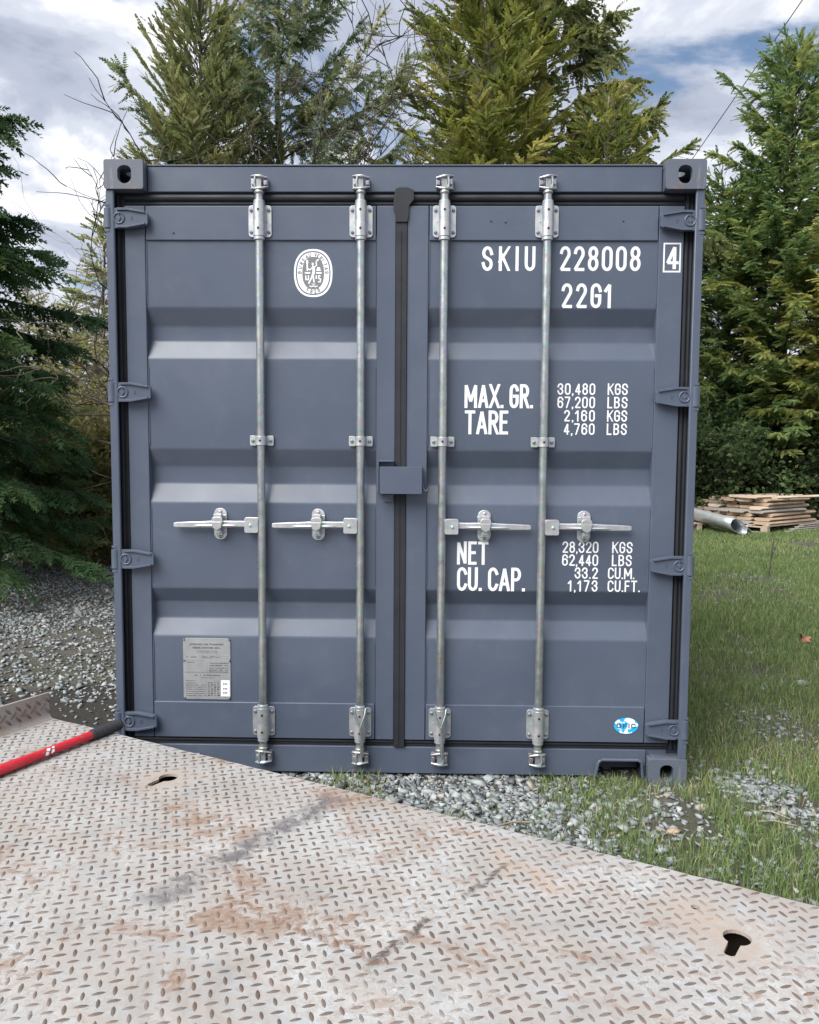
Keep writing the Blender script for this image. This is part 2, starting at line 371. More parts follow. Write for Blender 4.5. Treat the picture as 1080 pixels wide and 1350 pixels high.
a = NT('grass_blade')
c = a.ramp(a.attr('tint'), [(0., (.070, .120, .038)), (.4, (.145, .225, .070)), (.75, (.235, .300, .105)), (.9, (.28, .26, .12)), (1., (.40, .34, .20))])
a.base(c); a.rough(.55)
tr = a.n('ShaderNodeBsdfTranslucent'); a.t.links.new(c, tr.inputs[0]); mx = a.n('ShaderNodeMixShader'); mx.inputs[0].default_value = .28
a.t.links.new(a.b.outputs[0], mx.inputs[1]); a.t.links.new(tr.outputs[0], mx.inputs[2]); a.t.links.new(mx.outputs[0], a.t.nodes['Material Output'].inputs[0]); M['grass'] = a.mat
def blades1(x, y, hgt, wid, tint):
    n_ = len(x); an = g.uniform(0, 6.28, n_); lean = g.uniform(0, 6.28, n_); ln = g.uniform(.1, 1., n_)*hgt*.8; z0 = gz(x, y)-.005
    P = np.stack([np.stack([x-np.cos(an)*wid, y-np.sin(an)*wid, z0], 1), np.stack([x+np.cos(an)*wid, y+np.sin(an)*wid, z0], 1), np.stack([x+np.cos(lean)*ln, y+np.sin(lean)*ln, z0+hgt], 1)], 1)
    return P.reshape(-1, 3), np.arange(n_*3).reshape(-1, 3), np.repeat(tint, 3)
def blades(x, y, hgt, wid, tint, ysq=1):
    n_ = len(x); an = g.uniform(0, 6.28, n_); ln = g.uniform(.1, 1.0, n_)*hgt*.8; lean = g.uniform(0, 6.28, n_)
    dx, dy = np.cos(an)*wid, np.sin(an)*wid; lx, ly = np.cos(lean)*ln, np.sin(lean)*ln; z0 = gz(x, y)-.005
    P = np.empty((n_, 5, 3)); one = np.stack
    P[:, 0] = one([x-dx, y-dy, z0], 1); P[:, 1] = one([x+dx, y+dy, z0], 1)
    P[:, 2] = one([x+dx*.7+lx*.3, y+dy*.7+ly*.3, z0+hgt*.6], 1); P[:, 3] = one([x-dx*.7+lx*.3, y-dy*.7+ly*.3, z0+hgt*.6], 1)
    P[:, 4] = one([x+lx, y+ly, z0+hgt*(1-.25*ln/hgt)], 1)
    b = np.arange(n_)[:, None]*5
    Fc = np.concatenate([b+[0, 1, 2], b+[0, 2, 3], b+[3, 2, 4]])
    return P.reshape(-1, 3), Fc, np.repeat(tint, 5)
def grass(name, x, y, h0, h1, w0, label):
    n_ = len(x); h = g.uniform(h0, h1, n_)*(.45+.8*fbm(x+5, y, 1.7)); t = np.clip(g.normal(.42, .20, n_)+.55*(fbm(x, y, .8)-.5)+.5*(g.rand(n_) > .90), 0, 1)
    P, Fc, t = (blades if h1 > .09 else blades1)(x, y, h, w0*g.uniform(.6, 1.3, n_), t); tag(link(name, arr_mesh(name, P, Fc, t), 'grass'), label, 'grass', kind='stuff')
x, y = scatter(150000, -.4, 3.4, -1.7, 2.2, grass_density); k = seen(x, y); grass('grass', x[k], y[k], .03, .095, .0016, 'tufty green grass beside and before the container')
x, y = scatter(210000, 1.2, 8.5, 2.2, 8.0, grass_density); k = seen(x, y); grass('grass', x[k], y[k], .035, .085, .0038, 'green lawn right of the container')
x, y = scatter(190000, 2.5, 14, 8.0, 15, grass_density); k = seen(x, y); grass('grass', x[k], y[k], .04, .09, .0062, 'pale green lawn running to the lumber pallets')
x, y = scatter(30000, -12, -1.3, 5.5, 10, grass_density); k = seen(x, y); grass('grass', x[k], y[k], .04, .14, .004, 'rough grass at the foot of the thicket')
# ------------------------------------------------------------------ shipping container
W2, HT, LEN = 1.219, 2.591, 6.058
box_ = empty('shipping_container', (0, 0, 0), 0, 'dark grey blue steel shipping container with two closed doors and galvanised locking bars', 'container')
def k0(x, z, k=1.0136): return .098+(x-.098)*k, 1.4127+(z-1.4127)*k

# corner castings -------------------------------------------------
def dhole(cx, cz, w, h, n=10): return arc(cx, cz+h/2-w/2*.8, w/2, w/2*.8, 0, 180, n) + arc(cx, cz-h/2+w/2, w/2, w/2, 180, 360, n)
def casting_mesh(top):
    m = MB(); W, D, H = .162, .178, .118
    m.prism(rrect(0, W, 0, H, .010, 3), 0, .028, [dhole(.085, .058, .056, .072)])
    m.box(.004, .020, .0285, D, .004, H-.004)                                      # outer side
    m.box(W-.018, W-.003, .0285, D, .004, H-.004)                                  # inner side
    m.box(.0205, W-.0185, D-.02, D, .02, H-.02)
    zt = (H-.0275, H-.0005) if top else (.0005, .0275)
    slot = rrect(.055, .115, .075, .14, .028, 4)
    m.prism([(.0005, .0287), (W-.0005, .0287), (W-.0005, D-.001), (.0005, D-.001)], -zt[1], -zt[0], [slot], Matrix(((1, 0, 0, 0), (0, 0, 1, 0), (0, -1, 0, 0), (0, 0, 0, 1))))
    zb = (.001, .015) if top else (H-.015, H-.001)
    m.box(.021, W-.019, .029, D-.021, *zb)
    return m
cm = {}
for top in (True, False):
    o = casting_mesh(top).build('corner_casting', 'cast', box_, bevel=.004, loc=(-W2, 0, HT-.118 if top else 0)); cm[top] = o
    z = HT-.118 if top else 0
    dup(o, (W2, 0, z), box_, scale=(-1, 1, 1)); dup(o, (-W2, LEN, z), box_, scale=(1, -1, 1)); dup(o, (W2, LEN, z), box_, scale=(-1, -1, 1))
# corner posts: an angle shaped section with a front flange
pm = MB()
sec = [(-1.2165, .008), (-1.186, .008), (-1.182, .012), (-1.182, .022), (-1.200, .024), (-1.200, .085), (-1.15, .085), (-1.15, .115), (-1.2165, .115)]
pz0, pz1 = .1182, HT-.1182
n = len(sec); o0 = [(x, y, pz0) for x, y in sec] + [(x, y, pz1) for x, y in sec]
pm.add(o0, [tuple(range(n)), tuple(range(n, 2*n))[::-1]] + [(i, i+n, (i+1) % n+n, (i+1) % n) for i in range(n)])
post = pm.build('corner_post', 'paint', box_, bevel=.003)
dup(post, parent=box_, scale=(-1, 1, 1)); 
rp = MB().box(-1.2165, -1.12, LEN-.11, LEN-.01, pz0, pz1).build('corner_post', 'paint', box_, bevel=.006); dup(rp, parent=box_, scale=(-1, 1, 1))
# header: face plate with a gutter lip
XH = W2-.1622
hd = MB(); hd.box(-XH, XH, .050, .115, 2.4765, 2.578); hd.box(-XH, XH, .046, .16, 2.5785, 2.586)
hd.box(-1.15, 1.15, .088, .125, 2.40, 2.476)
hd.build('door_header', 'paint', box_, bevel=.004)
# sill with two lifting recesses near the castings (one is in view)
def pocket(x0, x1): return [(x0-.012, .0225), (x0, .085), (x0+.014, .098), (x1-.014, .098), (x1, .085), (x1+.006, .0225)]
ps = pocket(.852, 1.040)
outer = [(-XH, .139), (-XH, .0225)] + [(-p[0], p[1]) for p in ps[::-1]] + ps + [(XH, .0225), (XH, .139)]
sl = MB(); sl.prism(outer, .050, .066)
sl.box(-1.15, 1.15, .0665, .14, .112, .1385)
for sx in (-1, 1):
    fr = [(p[0]*sx, p[1]) for p in ps]
    for i in range(5):                        # welded rim round the recess
        a, b = Vector((fr[i][0], .040, fr[i][1])), Vector((fr[i+1][0], .040, fr[i+1][1])); sl.tube([a, b], .0075, 8)
    sl.box(min(.845*sx, 1.048*sx), max(.845*sx, 1.048*sx), .15, .16, .022, .11)
sl.build('door_sill', 'paint', box_, bevel=.003)
# threshold behind sill and floor, side rails, roof, walls
MB().box(-1.13, 1.13, .17, LEN-.17, .12, .16).build('floor', 'dark', box_)
for sx in (-1, 1):
    MB().box(min(sx*1.17, sx*1.216), max(sx*1.17, sx*1.216), .1785, LEN-.1785, .03, .16).build('bottom_rail', 'paint', box_, bevel=.005)
    MB().box(min(sx*1.16, sx*1.216), max(sx*1.16, sx*1.216), .1785, LEN-.1785, 2.50, 2.572).build('top_rail', 'paint', box_, bevel=.005)
    prof = []; y = .116
    while y < LEN-.45:
        prof += [(y, 1.214), (y+.072, 1.214), (y+.14, 1.180), (y+.21, 1.180)]; y += .278
    prof += [(LEN-.111, 1.214)]
    v = [(sx*x, yy, .1605) for yy, x in prof]+[(sx*x, yy, 2.4995) for yy, x in prof]; k = len(prof)
    mm = MB(); mm.add(v, [(i, i+1, i+1+k, i+k) for i in range(k-1)]); o = mm.build('side_wall', 'paint', box_)
    sdm = o.modifiers.new('thick', 'SOLIDIFY'); sdm.thickness = .003
prof = []; y = .17
while y < LEN-.4:
    prof += [(y, 2.556), (y+.10, 2.556), (y+.12, 2.574), (y+.19, 2.574)]; y += .21
prof += [(LEN-.17, 2.556)]; k = len(prof); mm = MB()
mm.add([(-1.158, a, b) for a, b in prof]+[(1.158, a, b) for a, b in prof], [(i, i+1, i+1+k, i+k) for i in range(k-1)])
mm.build('roof', 'paint', box_).modifiers.new('thick', 'SOLIDIFY').thickness = .003
MB().box(-1.119, 1.119, LEN-.06, LEN-.05, .161, 2.55).build('end_wall', 'paint', box_)

# doors -----------------------------------------------------------
YF, YP, YR = .045, .052, .090           # frame face, panel face, bottom of the pressed grooves
zD0, zD1, zT, zB = .172, 2.4205, 2.2805, .330
grooves = [(2.0075, 1.936, 1.8715, 1.798), (1.420, 1.3445, 1.273, 1.192), (.8256, .761, .6906, .616)]
doors = []
for side, (xo, xs, xi, xe) in (('l', (-1.154, -1.069, -.108, -.029)), ('r', (1.150, 1.048, .106, .018))):
    lo = lambda a, b: (min(a, b), max(a, b))
    d = MB()
    d.box(*lo(xo, xs), YF, YF+.05, zD0, zD1); d.box(*lo(xi, xe), YF, YF+.05, zD0, zD1)        # stiles
    d.box(*lo(xs+(.003 if xs < xi else -.003), xi-(.003 if xs < xi else -.003)), YF-.0015, YF+.045, zT, zD1-.001)
    d.box(*lo(xs+(.003 if xs < xi else -.003), xi-(.003 if xs < xi else -.003)), YF-.0015, YF+.045, zD0+.001, zB)
    door = d.build('door', 'paint', box_, bevel=.0035); doors.append(door)
    # pressed panel between the frame members
    p = MB(); x0, x1 = lo(xs, xi); prof = [(zT+.02, YP)]
    for g in grooves: prof += [(g[0], YP), (g[1], YR), (g[2], YR), (g[3], YP)]
    prof += [(zB-.02, YP)]
    r_ = .007; rp_ = [prof[0]]
    for i in range(1, len(prof)-1):                 # rounded press lines
        a_, b_, c_ = Vector(prof[i-1]), Vector(prof[i]), Vector(prof[i+1])
        p0_, p1_ = b_+(a_-b_).normalized()*r_, b_+(c_-b_).normalized()*r_
        for t_ in (0, .33, .67, 1): rp_.append(tuple(p0_*(1-t_)**2+b_*2*t_*(1-t_)+p1_*t_*t_))
    rp_.append(prof[-1]); k = len(rp_)
    p.add([(x0, y, z) for z, y in rp_]+[(x1, y, z) for z, y in rp_], [(i, i+k, i+1+k, i+1) for i in range(k-1)])
    o = p.build('pressed_panel', 'paint', door, smooth=True)
    # weld beads at the panel's corners and down its sides
    for x in (x0+.003, x1-.003):
        pts = [(x, YP-.001+rnd.uniform(-.0006, .0006), zB+(zT-zB)*i/60) for i in range(61)]
        pts = [q for q in pts if not any(g[3]-.01 < q[2] < g[0]+.01 for g in grooves)]
        run = [pts[0]]
        for q in pts[1:]:
            if q[2]-run[-1][2] > .05:
                if len(run) > 1: MB().tube(run, .0028, 6).build('weld_bead', 'paint', door, smooth=True)
                run = [q]
            else: run.append(q)
        MB().tube(run, .0028, 6).build('weld_bead', 'paint', door, smooth=True)
    # gasket: lipped rubber ring round the door leaf
    gk = MB(); gy = .062
    def gbar(xa, xb, za, zb_, ridge):
        gk.box(xa, xb, gy, gy+.022, za, zb_)
        if ridge == 'v':
            wdt = xb-xa
            gk.tube([(xa+wdt*.30, gy, za), (xa+wdt*.30, gy, zb_)], wdt*.22, 10); gk.tube([(xa+wdt*.74, gy+.004, za), (xa+wdt*.74, gy+.004, zb_)], wdt*.16, 10)
        else:
            ht = zb_-za
            gk.tube([(xa, gy, za+ht*.62), (xb, gy, za+ht*.62)], ht*.26, 10); gk.tube([(xa, gy+.003, za+ht*.2), (xb, gy+.003, za+ht*.2)], ht*.14, 10)
    xa, xb = lo(xo+math.copysign(.001, xo), math.copysign(1.1985, xo)); gbar(xa, xb, zD0-.03, zD1+.05, 'v')
    xa, xb = lo(xo, xe); gbar(xa, xb, zD1+.001, zD1+.0555, 'h'); gbar(xa, xb, zD0-.0325, zD0-.001, 'h')
    gk.build('gasket', 'rubber', door, bevel=.003)
# overlapping centre gasket, carried by the right leaf
g = MB(); g.box(-.0285, .0175, .040, .085, zD0-.03, zD1+.02)
g.box(-.024, -.006, .0375, .0398, zD0-.02, zD1-.1)
tb = [k0(*q) for q in ((-.030, 2.470), (-.015, 2.476), (.020, 2.476), (.044, 2.466), (.046, 2.430), (.026, 2.405), (.024, 2.365), (.019, 2.34), (-.028, 2.34), (-.030, 2.372), (-.037, 2.388), (-.038, 2.412), (-.036, 2.43))]
g.prism(tb[::-1], .034, .045)
g.build('centre_gasket', 'rubber', doors[1], bevel=.005, seg=3)
# hinges ---------------
def hinge_mesh():
    h = MB()
    blade = [(.0, -.040), (.075, -.040), (.148, -.028), (.155, -.022), (.155, .018), (.148, .027), (.075, .040), (.0, .040)]
    h.prism(blade, .012, .030)
    top = [(.03, .030), (.070, .031), (.145, .019), (.145, .026), (.072, .0395), (.03, .0395)]
    h.prism(top, .004, .0118); h.prism([(x, -z) for x, z in top][::-1], .004, .0118)
    h.cyl((-.008, .020, -.040), (-.008, .020, .040), .018, n=16)
    h.cyl((-.008, .020, -.052), (-.008, .020, .050), .009, n=12)
    h.box(-.020, .0, .006, .030, -.056, -.047); h.box(-.020, .0, .006, .030, .047, .056)
    ring = [(.038+.021*math.cos(a), .0105, .021*math.sin(a)) for a in np.linspace(0, 2*math.pi, 21)]
    h.tube(ring, .0035, 6, caps=False); h.tube([(.038, .010, -.024), (.038, .010, .024)], .003, 6)
    h.cyl((.038, .012, 0), (.038, .0075, 0), .008, n=12)
    for q in (.085, .091): h.box(q, q+.003, .0105, .0119, -.009, .009)
    h.box(.085, .094, .0105, .0119, -.0015, .0015)
    return h
hz = [k0(0, z)[1] for z in (2.348, 1.650, .959, .266)]
h0 = None
for side in (0, 1):
    for z in hz:
        if h0 is None: h0 = hinge_mesh().build('hinge', 'paint', doors[0], bevel=.003, loc=(-1.2015, 0, z)); o = h0
        else: o = dup(h0, (-1.2015 if side == 0 else 1.2, 0, z + (-.008 if side else 0)), doors[side], scale=(1 if side == 0 else -1, 1, 1))
# locking bars ----------------------------------------------------
RX = [-.5885, -.172, .170, .589]
YRD, RR = .022, .0172
def bracket_mesh():
    b = MB(); H2 = .064
    b.prism(rrect(-.0475, .0475, -H2, H2, .013, 4), .036, .0432)
    b.cyl((0, .020, -.066), (0, .020, .066), .0245, n=22)                          # bearing sleeve
    b.cyl((0, .020, -.080), (0, .020, -.0665), .0225, n=22); b.cyl((0, .020, .0665), (0, .020, .078), .0225, n=22)
    b.box(-.026, .026, .020, .0355, -.055, .055)
    for x in (-.0255, .0255):
        b.cyl((x*1.03, .036, 0), (x*1.03, .030, 0), .0035, n=8)
    return b
def bolts(name, spots, r, parent, mat, y0, y1):
    for x, z in spots:
        key = (name, r, y0, y1)
        if key not in proto: proto[key] = MB().tube([(0, y1, 0), (0, y0, 0), (0, y0-.0025, 0)], [r, r, r*.5], 8).build(name, mat, parent, loc=(x, 0, z))
        else: dup(proto[key], (x, 0, z), parent)
def cam_mesh(up):
    c = MB(); s = 1 if up else -1
    Z = lambda z: z*s
    c.cyl((0, .022, Z(0)), (0, .022, Z(.030)), .0165, n=16)                        # stub
    c.lathe_z(0, .022, sorted([(.019, Z(.028)), (.021, Z(.034)), (.0175, Z(.042))], key=lambda q: q[1]), 16)
    a, b = sorted((Z(.044), Z(.104)))
    c.box(-.011, .011, .012, .040, a, b)                                           # cam body
    for za, sl_ in ((.046, .010), (.096, -.004)):                                  # cam fingers, bent
        pts = [(-.034, .026, Z(za+.004)), (-.018, .016, Z(za+.002)), (0, .010, Z(za)), (.016, .014, Z(za+sl_*.4)), (.036, .020, Z(za+sl_))]
        c.tube(pts, [.0055, .0085, .0095, .008, .005], 8, flat=.8)
    c.tube([(-.014, .012, Z(.05)), (-.017, .010, Z(.074)), (-.012, .012, Z(.10))], [.006, .005, .007], 8)
    return c
def keeper_mesh():
    c = MB()
    c.prism([(-.034, -.022), (-.0185, -.022), (-.0185, -.012), (.0185, -.012), (.0185, -.022), (.036, -.022), (.036, .022), (.0185, .022), (.0185, .012), (-.0185, .012), (-.0185, .022), (-.034, .022)][::-1], .0425, .0495)
    c.box(-.034, -.0185, .024, .0425, -.022, .022); c.box(.0185, .036, .024, .0425, -.022, .022)
    c.box(-.030, -.019, .014, .0238, -.010, .012); c.box(.020, .034, .012, .0238, -.012, .006)
    return c
proto = {}
def inst(key, maker, name, mat, parent, loc, bevel=0, rot=None, scale=None, smooth=False, seg=2):
    if key not in proto: o = maker().build(name, mat, parent, bevel=bevel, loc=loc, smooth=smooth, seg=seg); proto[key] = o
    else: o = dup(proto[key], loc, parent)
    if rot is not None: o.rotation_euler = rot
    if scale is not None: o.scale = scale
    return o
zt_, zb_ = k0(0, 2.342)[1], k0(0, .267)[1]
zg_ = k0(0, 1.455)[1]; zh_ = k0(0, 1.106)[1]
hand = [-1, -1, 1, 1]
for i, x in enumerate(RX):
    bar = MB(); zs = [zb_-.09, zb_+.2, zh_+.1, zg_, zt_-.2, zt_+.09]
    bar.tube([(x, YRD, z) for z in zs], RR, 20)
    lb = bar.build('locking_bar', 'galv', box_, smooth=True)
    for up, z in ((True, zt_), (False, zb_)):
        br = inst('brk', bracket_mesh, 'bearing_bracket', 'galv_bright', lb, (x, 0, z), bevel=.002)
        bolts('bolt', [(x-.036, z-.044), (x+.036, z-.044), (x-.036, z+.044), (x+.036, z+.044)], .0072, lb, 'bolt', .0315, .036)
        for q in (-.037, .037):
            if 'hole2' not in proto: proto['hole2'] = MB().cyl((0, -.0052, 0), (0, .002, 0), .0052, n=10).build('grease_hole', 'dark', lb, loc=(x, 0, z+q))
            else: dup(proto['hole2'], (x, 0, z+q), lb)
        inst('cam%d' % up, (lambda up=up: cam_mesh(up)), 'cam_end', 'galv_dark', lb, (x, 0, z+(.076 if up else -.078)), bevel=.0015, scale=(hand[i]*-1, 1, 1))
        kz = z+(.150 if up else -.152)
        inst('keep', keeper_mesh, 'cam_keeper', 'galv_dark', box_, (x, 0, kz), bevel=.0025, scale=(hand[i]*-1, 1, 1 if up else -1))
    # mid guide strap
    def gm():
        q = MB(); q.prism(rrect(-.050, -.0225, -.021, .021, .004, 2), .0378, .0434); q.prism(rrect(.0225, .050, -.021, .021, .004, 2), .0378, .0434)
        pts = arc(0, .022, .0235, .0225, 180, 360, 12); inn = arc(0, .022, .0178, .0178, 360, 180, 12)
        pr = [(-.0235, .043)]+pts+[(.0235, .043), (.0178, .043)]+inn+[(-.0178, .043)]
        q.prism([(a, b) for a, b in pr], -.019, .019, (), Matrix(((1, 0, 0, 0), (0, 0, 1, 0), (0, -1, 0, 0), (0, 0, 0, 1))))
        return q
    inst('guide', gm, 'guide_strap', 'galv_bright', lb, (x, 0, zg_), bevel=.0015)
    bolts('bolt', [(x-.037, zg_), (x+.037, zg_)], .0075, lb, 'bolt', .0335, .0378)
    if 'gh' not in proto: proto['gh'] = MB().cyl((0, -.0012, 0), (0, .004, 0), .005, n=10).build('grease_hole', 'dark', lb, loc=(x, 0, zg_))
    else: dup(proto['gh'], (x, 0, zg_), lb)
    # handle hub clamp, lever, catch
    s = hand[i]
    def hubm():
        q = MB(); q.prism(rrect(.012, .070, -.033, .031, .007, 3), .006, .014); q.prism(rrect(.010, .070, -.033, .031, .007, 3), .030, .037)
        q.box(.010, .020, .0141, .0299, -.033, .031); q.cyl((.045, .005, -.002), (.045, .0385, -.002), .0085, n=10); q.cyl((.045, .006, -.002), (.045, .001, -.002), .006, .004, n=10)
        return q
    def levm():
        q = MB()
        # flat drop-forged lever: wide flat at the hub, waist, rib and tapering grip
        st = [(.052, .013, .0150, .029), (.105, .013, .0150, .029), (.150, .0145, .0130, .030), (.215, .0150, .0120, .0300), (.262, .0130, .0150, .0295), (.300, .0130, .0150, .029), (.362, .0110, .0165, .0285), (.372, .0085, .0180, .0275)]
        n0 = len(q.v)
        for X, hz2, ya, yb in st:
            zc = .004-.006*(X-.05)/.3
            q.v += [(X, ya, zc-hz2*.75), (X, ya, zc+hz2*.75), (X, ya+.003, zc+hz2), (X, yb, zc+hz2), (X, yb, zc-hz2), (X, ya+.003, zc-hz2)]
        for a in range(len(st)-1):
            for b in range(6):
                q.f.append((n0+a*6+b, n0+(a+1)*6+b, n0+(a+1)*6+(b+1) % 6, n0+a*6+(b+1) % 6)[::-1])
        q.f.append(tuple(n0+b for b in range(6))); q.f.append(tuple(n0+(len(st)-1)*6+b for b in range(6))[::-1])
        q.tube([(.10, .012, -.002), (.16, .007, -.003), (.24, .007, -.004), (.285, .012, -.003)], [.001, .005, .005, .001], 6)     # raised rib
        return q
    def catm():
        q = MB()
        q.prism(rrect(.152, .208, -.066, .068, .026, 6), .0445, .0508)
        q.prism(rrect(.160, .206, -.010, .034, .012, 4), -.002, .006)                # swinging hasp over the lever
        q.prism([(.162, .014), (.204, .014), (.200, -.012), (.184, -.022), (.166, -.012)][::-1], -.006, -.0022)
        q.box(.166, .200, .006, .0444, .024, .046); q.box(.166, .198, .012, .0444, -.044, -.024)
        q.box(.170, .194, .006, .0118, -.036, -.018)
        q.tube([(.148, .02, .040), (.162, .02, .040)], .004, 6)
        return q
    inst('hub%d' % s, hubm, 'handle_hub', 'galv_bright', lb, (x, 0, zh_), bevel=.0015, scale=(s, 1, 1))
    inst('lev%d' % s, levm, 'handle', 'galv_bright', lb, (x, 0, zh_), bevel=.002, scale=(s, 1, 1), seg=2)
    inst('cat%d' % s, catm, 'handle_catch', 'galv_bright', doors[0 if s < 0 else 1], (x, 0, zh_), bevel=.002, scale=(s, 1, 1))
    bolts('rivet', [(x+s*.180, zh_-.052), (x+s*.180, zh_+.052)], .0085, doors[0 if s < 0 else 1], 'galv_dark', .039, .0444)
    if i in (1, 2):        # wire loop hung over the lower bracket of the inner bars
        rp2 = MB(); zz0 = zb_+.066
        lo_ = [(x-.024, .004, zz0+.006), (x-.020, -.006, zz0-.02), (x-.006, -.010, zz0-.056), (x+.004, -.010, zz0-.07)]
        lo2 = [(x+.026, .004, zz0+.006), (x+.022, -.006, zz0-.02), (x+.010, -.010, zz0-.054), (x+.005, -.0115, zz0-.07)]
        dn = [(x+.005, -.011, zz0-.07), (x+.008, -.010, zz0-.12), (x+.007, -.008, zz0-.165), (x+.010, -.002, zz0-.205)]
        for pth in (lo_, lo2): rp2.tube(pth, .0032, 6)
        rp2.tube(dn, .0055, 6); rp2.tube([(p[0]+.006, p[1]+.002, p[2]) for p in dn], .0036, 6)
        rp2.build('wire_loop', 'galv_dark', lb, smooth=True)

# lock box over the centre gasket
lbx = MB(); x0, z0 = k0(-.089, 1.239, 1.0); x1, z1 = k0(.086, 1.351, 1.0)
ob = rrect(x0, x1, z0, z1, .006, 3)
lbx.prism(ob, -.028, -.024); 
lbx.box(x0+.0005, x1-.0005, -.0238, .043, z1-.004, z1-.0005); lbx.box(x0+.0005, x0+.0045, -.0238, .043, z0+.004, z1-.0045); lbx.box(x1-.0045, x1-.0005, -.0238, .043, z0+.004, z1-.0045)
lbx.tube([(x1+.001, -.01, z1-.012), (x1+.003, -.008, z1-.075), (x1+.006, -.010, z0+.022), (x1+.014, -.012, z0+.012), (x1+.023, -.012, z0+.016), (x1+.026, -.012, z0+.026)], .0036, 8)
lbx.build('lock_box', 'paint', doors[1], bevel=.003, seg=3)
bk = MB(); xa, za = k0(-.097, 1.205); xb, zb2 = k0(-.030, 1.377)
bk.box(xa, xa+.006, .004, .0445, k0(0, 1.243)[1], zb2); bk.box(xa+.0065, xb, .006, .0445, zb2-.006, zb2); bk.box(xa+.025, xb-.002, .036, .0445, za, za+.032)
bk.build('lock_box_bracket', 'paint', doors[0], bevel=.0015)

# ---------------- lettering: stroke font -------------------------
def A(cx, cy, rx, ry, a0, a1, n=8): return arc(cx, cy, rx, ry, a0, a1, n)
def glyphs():
    G = {}; q = .24
    top = A(.5, 1-q, .5, q, 180, 0); bot = A(.5, q, .5, q, 360, 180)
    G['0'] = [top+bot+[top[0]]]; G['O'] = G['0']
    G['1'] = [[(-.05, .80), (.75, 1), (.75, 0)]]
    G['2'] = [A(.5, 1-q, .5, q, 175, 0)+[(.97, .64), (0, 0), (1, 0)]]
    G['3'] = [A(.48, 1-q, .48, q, 170, -60)+[(.5, .53)], [(.5, .53)]+A(.5, .265, .5, .265, 70, -170)]
    G['4'] = [[(.72, 0), (.72, 1), (0, .24), (1, .24)]]
    G['5'] = [[(.95, 1), (.1, 1), (.05, .55)]+A(.5, .3, .5, .3, 110, -170)]
    G['6'] = [A(.5, 1-q, .5, q, 15, 180)+A(.5, q, .5, q, 180, 360), A(.5, .36, .5, .24, 0, 165)]
    G['7'] = [[(0, 1), (1, 1), (.35, 0)]]
    G['8'] = [A(.5, .77, .45, .23, 270, 630, 14), A(.5, .27, .5, .27, 90, 450, 14)]
    G['9'] = [A(.5, q, .5, q, 195, 360)+A(.5, 1-q, .5, q, 0, 180)+A(.5, .64, .5, .24, 180, 340)]
    G['S'] = [A(.5, 1-q, .5, q, 10, 180)+[(.02, .70), (.12, .60), (.88, .42), (.98, .32)]+A(.5, q, .5, q, 0, -170)]
    G['K'] = [[(0, 0), (0, 1)], [(1, 1), (.04, .42)], [(.3, .58), (1, 0)]]
    G['I'] = [[(.5, 0), (.5, 1)]]
    G['U'] = [[(0, 1)]+A(.5, q, .5, q, 180, 360)+[(1, 1)]]
    G['G'] = [A(.5, 1-q, .5, q, 10, 180)+A(.5, q, .5, q, 180, 360)+[(1, .5), (.55, .5)]]
    G['C'] = [A(.5, 1-q, .5, q, 22, 180)+A(.5, q, .5, q, 180, 338)]
    G['M'] = [[(0, 0), (0, 1), (.5, .25), (1, 1), (1, 0)]]
    G['N'] = [[(0, 0), (0, 1), (1, 0), (1, 1)]]
    G['A'] = [[(0, 0), (.5, 1), (1, 0)], [(.18, .28), (.82, .28)]]
    G['V'] = [[(0, 1), (.5, 0), (1, 1)]]
    G['X'] = [[(0, 0), (1, 1)], [(0, 1), (1, 0)]]
    G['T'] = [[(0, 1), (1, 1)], [(.5, 1), (.5, 0)]]
    G['E'] = [[(1, 1), (0, 1), (0, 0), (1, 0)], [(0, .52), (.85, .52)]]
    G['F'] = [[(1, 1), (0, 1), (0, 0)], [(0, .52), (.85, .52)]]
    G['L'] = [[(0, 1), (0, 0), (1, 0)]]
    G['P'] = [[(0, 0), (0, 1), (.5, 1)]+A(.5, .74, .5, .26, 90, -90)+[(0, .48)]]
    G['R'] = G['P']+[[(.5, .48), (1, 0)]]
    G['B'] = [[(0, 0), (0, 1), (.5, 1)]+A(.5, .765, .45, .235, 90, -90)+[(0, .53)], [(.4, .53)]+A(.5, .265, .5, .265, 90, -90)+[(0, 0)]]
    G['D'] = [[(0, 0), (0, 1), (.4, 1)]+A(.4, .6, .6, .4, 90, 0)+A(.4, .4, .6, .4, 0, -90)+[(0, 0)]]
    G['.'] = 'dot'; G[','] = 'comma'; G[' '] = None
    return G
GL = glyphs()
WID = {'I': .12, '1': .62, '.': .16, ',': .16, ' ': .40, 'M': 1.36, 'A': 1.12, 'X': 1.08, 'T': 1.06, 'L': .85, 'E': .88, 'F': .86}
def ribbon(path, t):
    P = [Vector((p[0], p[1])) for p in path]; P = [p for i, p in enumerate(P) if i == 0 or (p-P[i-1]).length > 1e-5]
    closed = (P[0]-P[-1]).length < 1e-4 and len(P) > 3
    if closed: P = P[:-1]
    n = len(P); out = []
    for i in range(n):
        a = P[i-1] if (i > 0 or closed) else None; b = P[(i+1) % n] if (i < n-1 or closed) else None
        d0 = (P[i]-a).normalized() if a is not None else None; d1 = (b-P[i]).normalized() if b is not None else None
        if d0 is None: d0 = d1
        if d1 is None: d1 = d0
        n0 = Vector((-d0.y, d0.x)); n1 = Vector((-d1.y, d1.x)); mi = n0+n1
        if mi.length < .3: mi = n0.copy(); sc = 1
        else: mi.normalize(); sc = min(1/max(mi.dot(n0), .2), 1.9)
        out.append((P[i]+mi*t*sc, P[i]-mi*t*sc))
    return out, closed
